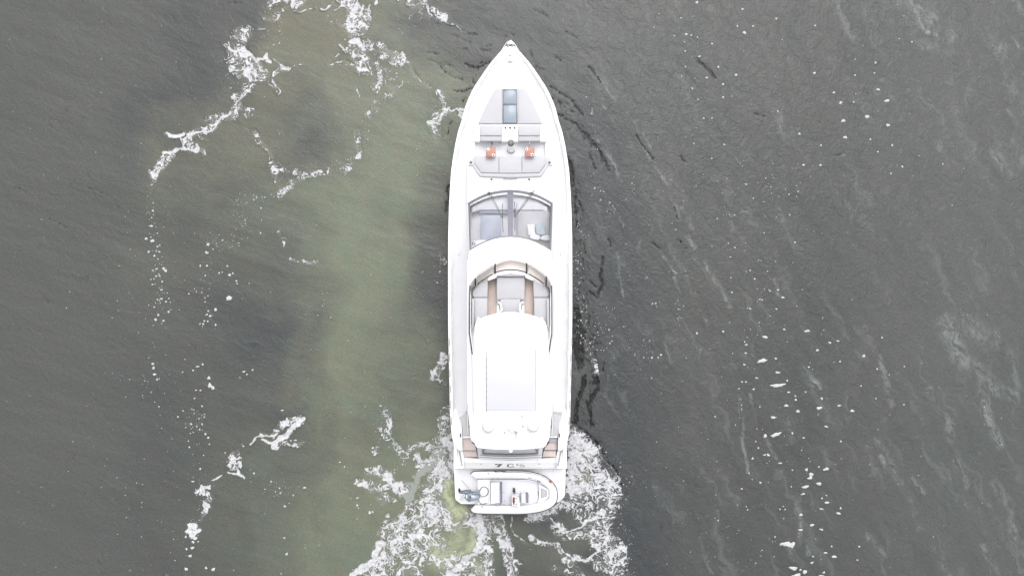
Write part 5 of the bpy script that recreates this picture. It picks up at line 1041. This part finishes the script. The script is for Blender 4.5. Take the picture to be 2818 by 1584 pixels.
F('side_bolster', 7, .98, [(1360, 476), (1560, 480), (1670, 512), (1690, 545), (1640, 520), (1540, 500), (1370, 494)], .2, M['tfloor'], Tn, .015)
bn = F('bench', 7, 1.05, [(905, 530), (1062, 520), (1062, 872), (905, 880)], .3, M['tend'], Tn, .03, 3)
F('bench_cushion', 7, 1.09, [(922, 545), (1056, 536), (1056, 858), (922, 864)], .05, M['tube'], bn, .02, 3)
F('bench_backrest', 7, 1.34, [(1060, 514), (1099, 514), (1101, 864), (1063, 868)], .10, M['bar'], bn, .018, 3)
F('backrest_foot', 7, 1.30, box(7, 1062, 866, 1082, 898), .1, M['grey'], bn, .01)
tube('bench_rail', [W(7, x, y, 1.1) for x, y in ((1060, 866), (985, 868), (970, 885), (985, 902), (1060, 900))], .012, M['greyl'], bn, 6)
tube('bench_strap', [W(7, 1100, 690, 1.3), W(7, 1135, 689, 1.25)], .010, M['grey'], bn, 6)
disc('drain_plug', W(7, 916, 519, 1.07), .02, .01, M['grey'], Tn); tube('lifting_strap', [W(7, 962, 535, 1.07), W(7, 958, 555, 1.08), W(7, 940, 569, 1.07)], .014, M['greyl'], Tn, 6)
co = F('console', 7, 1.36, [(1258, 752), (1385, 756), (1392, 915), (1372, 925), (1262, 912)], .56, M['tend'], Tn, .03, 3)
F('console_screen', 7, 1.375, box(7, 1280, 762, 1303, 890), .02, M['dark'], co, .004); F('screen_trim', 7, 1.372, box(7, 1272, 768, 1310, 855), .01, M['red'], co, .002)
for y in (785, 888): g_ = disc('gauge', W(7, 1331, y, 1.362), .040, .012, M['grey'], co, .003); disc('gauge_face', W(7, 1331, y, 1.375), .020, .004, M['cush'], g_)
disc('red_switch', W(7, 1323, 832, 1.362), .020, .012, M['red'], co)
tube('console_rail', [W(7, x, y, 1.38) for x, y in ((1345, 752), (1378, 754), (1388, 780), (1390, 860))], .012, M['grey'], co, 6)
tube('console_side', [W(7, x, y, 1.3) for x, y in ((1300, 918), (1350, 930), (1384, 922))], .008, M['greyl'], co, 6)
tube('steering_wheel', [W(7, 1238, 820, 1.30) + Vector((math.cos(a) * .035, math.sin(a) * .17, math.cos(a) * .10)) for a in np.linspace(0, 2 * math.pi, 25)[:-1]], .013, M['cush'], co, 8, True)
tube('wheel_hub', [W(7, 1243, 820, 1.28), W(7, 1262, 820, 1.26)], .03, M['greyl'], co, 8)
disc('fuel_cap', W(7, 1268, 932, .99), .032, .02, M['dark'], Tn, .006); 
se = F('helm_seat', 7, 1.18, [(1416, 706), (1425, 700), (1500, 700), (1500, 862), (1416, 862)], .36, M['tend'], Tn, .03, 3)
F('helm_backrest', 7, 1.36, [(1494, 703), (1528, 703), (1536, 730), (1534, 862), (1496, 862)], .22, M['bar'], se, .015, 3)
tube('seat_trim', [W(7, x, y, 1.19) for x, y in ((1414, 860), (1412, 712), (1428, 699), (1494, 699))], .008, M['greyl'], se, 6)
bl = F('bow_locker', 7, .99, [(1700, 560), (1760, 585), (1850, 630), (1872, 660), (1872, 760), (1850, 790), (1760, 860), (1672, 900), (1712, 800), (1716, 620)], .2, M['tend'], Tn, .02)
hl = F('locker_lid', 7, 1.02, [(1738, 612), (1834, 650), (1846, 692), (1836, 752), (1742, 786)], .03, M['greyl'], bl, .004)
F('lid_pad', 7, 1.035, [(1756, 634), (1824, 660), (1834, 694), (1825, 742), (1752, 768)], .03, M['cushf'], hl, .006)
tube('step_edge', [W(7, x, y, .86) for x, y in ((1682, 492), (1700, 560), (1716, 660), (1722, 790), (1690, 870), (1658, 968))], .012, M['greyl'], Tn, 6)
tube('bow_strap', [W(7, 1702, 668, .9), W(7, 1706, 720, .9), W(7, 1710, 768, .9)], .018, M['grey'], Tn, 6)
for P_ in (((1530, 444), (1545, 450), (1552, 446)), ((1562, 452), (1575, 444), (1592, 446)), ((1638, 462), (1648, 470), (1650, 478)), ((1705, 468), (1686, 474), (1684, 488), (1694, 498)), ((1694, 498), (1716, 506), (1746, 514)),
           ((1508, 986), (1525, 984), (1540, 990)), ((1545, 982), (1556, 990)), ((1584, 990), (1592, 972), (1606, 970)), ((1606, 970), (1622, 980), (1650, 972), (1662, 964))):
    tube('grab_line', [W(7, x, y, 1.13 + (.03 if 930 > y > 480 else 0)) for x, y in P_], .014, M['dark'], tb_, 6)
for P_ in (((910, 455), (965, 456)), ((1000, 458), (1060, 457)), ((1125, 452), (1135, 452)), ((1190, 452), (1200, 452)), ((1432, 444), (1440, 444)), ((1140, 978), (1150, 978)), ((1196, 978), (1208, 978)), ((1436, 986), (1444, 986))):
    tube('tube_patch', [W(7, x, y, 1.12) for x, y in P_], .010, M['cushd'], tb_, 6)
disc('air_valve', W(7, 868, 374, 1.135), .030, .012, M['cushd'], tb_); tube('red_lanyard', [W(7, x, y, 1.1) for x, y in ((1140, 828), (1128, 850), (1122, 876))], .006, M['pink'], Tn, 5)
F('foot_pedal', 7, .95, [(1106, 880), (1118, 900), (1150, 898), (1150, 910), (1116, 914)], .04, M['grey'], Tn, .004); disc('strap_knob', W(7, 1142, 820, 1.0), .018, .02, M['greyl'], Tn)
# outboard motor tilted up over the platform
def ell(name, c, rx_, ry_, rz_, m, parent, yaw=0, squ=1.0):
    bm = bmesh.new(); bmesh.ops.create_uvsphere(bm, u_segments=28, v_segments=16, radius=1)
    for v in bm.verts:
        v.co.x = math.copysign(abs(v.co.x) ** squ, v.co.x)
        v.co = Vector((v.co.x * rx_, v.co.y * ry_ * (1 - .12 * v.co.x), v.co.z * rz_))
    bmesh.ops.transform(bm, matrix=Matrix.Rotation(yaw, 4, 'Z'), verts=bm.verts); bmesh.ops.translate(bm, vec=c, verts=bm.verts)
    return finish(bm, name, m, parent, smooth=True)
mc = W(7, 606, 746, 1.33)
ob = ell('outboard_cowling', mc, .37, .215, .20, M['cowl'], Tn, R_(4), .85)
ell('cowling_top', mc + Vector((.035, -.02, .04)), .30, .165, .185, M['cowl2'], ob, R_(4), .9)
F('cowling_panel', 'M', 1.535, [(580, 955), (640, 900), (760, 890), (820, 925), (780, 955), (640, 970)], .03, M['cowl'], ob, .008)
F('dark_badge', 'M', 1.565, [(508, 1008), (545, 1008), (545, 1112), (512, 1112)], .10, M['black'], ob, .003)
F('white_badge', 'M', 1.51, [(398, 985), (428, 985), (432, 1090), (405, 1090)], .06, M['gel2'], ob, .003)
F('white_badge', 'M', 1.45, [(345, 965), (360, 965), (364, 1040), (350, 1040)], .05, M['gel2'], ob, .003)
bm = bmesh.new(); rows = []
for x, y, w_, z, h in ((560, 880, .13, 1.24, .10), (460, 880, .11, 1.28, .09), (380, 880, .085, 1.30, .08), (280, 880, .075, 1.31, .08), (190, 880, .06, 1.32, .07), (165, 885, .03, 1.32, .04)):
    c = W('M', x, y, z); rows.append([c + Vector((0, math.cos(a) * w_, math.sin(a) * h)) for a in np.linspace(0, 2 * math.pi, 13)[:-1]])
V = grid_bm(bm, rows, True); bm.faces.new(V[0]); bm.faces.new(V[-1]); finish(bm, 'motor_leg', M['mleg'], ob, smooth=True)
F('leg_plate', 'M', 1.42, [(220, 835), (420, 800), (560, 812), (520, 850), (330, 856), (250, 870)], .04, M['grey'], ob, .01)
F('motor_bracket', 'M', 1.30, [(700, 815), (740, 795), (800, 830), (820, 880), (760, 900)], .2, M['greyl'], ob, .01)
pr = F('propeller', 'M', 1.36, cr([(140, 770), (165, 760), (200, 800), (215, 830), (180, 850), (145, 880), (132, 830)], 2, True), .10, M['black'], ob, .01)
for a in (90, 210, 330):
    bm = bmesh.new(); c = W('M', 168, 850, 1.30)
    v = [bm.verts.new(c + Vector((dx, math.cos(R_(a)) * r_ + math.sin(R_(a)) * s_, math.sin(R_(a)) * r_ - math.cos(R_(a)) * s_))) for r_, s_, dx in ((.02, -.02, -.01), (.09, -.06, -.03), (.13, 0, .0), (.10, .05, .03), (.02, .02, .01))]
    bm.faces.new(v); r = bmesh.ops.extrude_face_region(bm, geom=list(bm.faces)); bmesh.ops.translate(bm, vec=(.008, 0, 0), verts=[q for q in r['geom'] if isinstance(q, bmesh.types.BMVert)]); finish(bm, 'propeller_blade', M['black'], pr)
mt = lambda z, P_: [W('M', x, y, z) for x, y in cr(P_, 5)]
tube('steering_cable', mt(1.15, [(835, 890), (860, 800), (920, 725), (1000, 705), (1080, 745), (1130, 820), (1125, 900), (1080, 980), (1000, 1022), (930, 1032), (885, 1030)]), .017, M['dark'], Tn, 8)
tube('fuel_hose', mt(1.10, [(790, 1110), (815, 1180), (860, 1245), (930, 1275), (1010, 1268), (1098, 1252)]), .020, M['grey'], Tn, 8)
tube('lashing_strap', [W('M', x, y, z) for x, y, z in ((250, 490, .55), (300, 545, .6), (370, 620, .8), (430, 690, 1.05), (470, 740, 1.2), (450, 800, 1.3))], .011, M['greyl'], Tn, 6)
tube('lashing_strap', [W('M', x, y, z) for x, y, z in ((330, 970, 1.2), (260, 1050, .9), (180, 1150, .55))], .008, M['greyl'], Tn, 6)
tube('lashing_strap', [W('M', x, y, z) for x, y, z in ((340, 1040, 1.2), (270, 1130, .9), (165, 1240, .52))], .008, M['greyl'], Tn, 6)
# dark bundle lying on the floor of the tender
bm = bmesh.new(); c = W(7, 1292, 660, .86); rb = random.Random(3)
prism_bm(bm, [tuple(W('N', x, y, .9)[:2]) for x, y in ((205, 728), (235, 705), (225, 660), (262, 640), (290, 680), (282, 715), (298, 735), (278, 760), (282, 800), (258, 790), (235, 752))], .80, .92)
bd = finish(bm, 'webbing_bundle', M['black'], None, .012, 2); bd['label'] = 'small black bundle of webbing lying on the white tender floor'; bd['category'] = 'bundle'
tube('bundle_strap', [W('N', x, y, .93) for x, y in ((210, 650), (250, 628), (285, 650), (280, 690))], .010, M['greyl'], bd, 6)
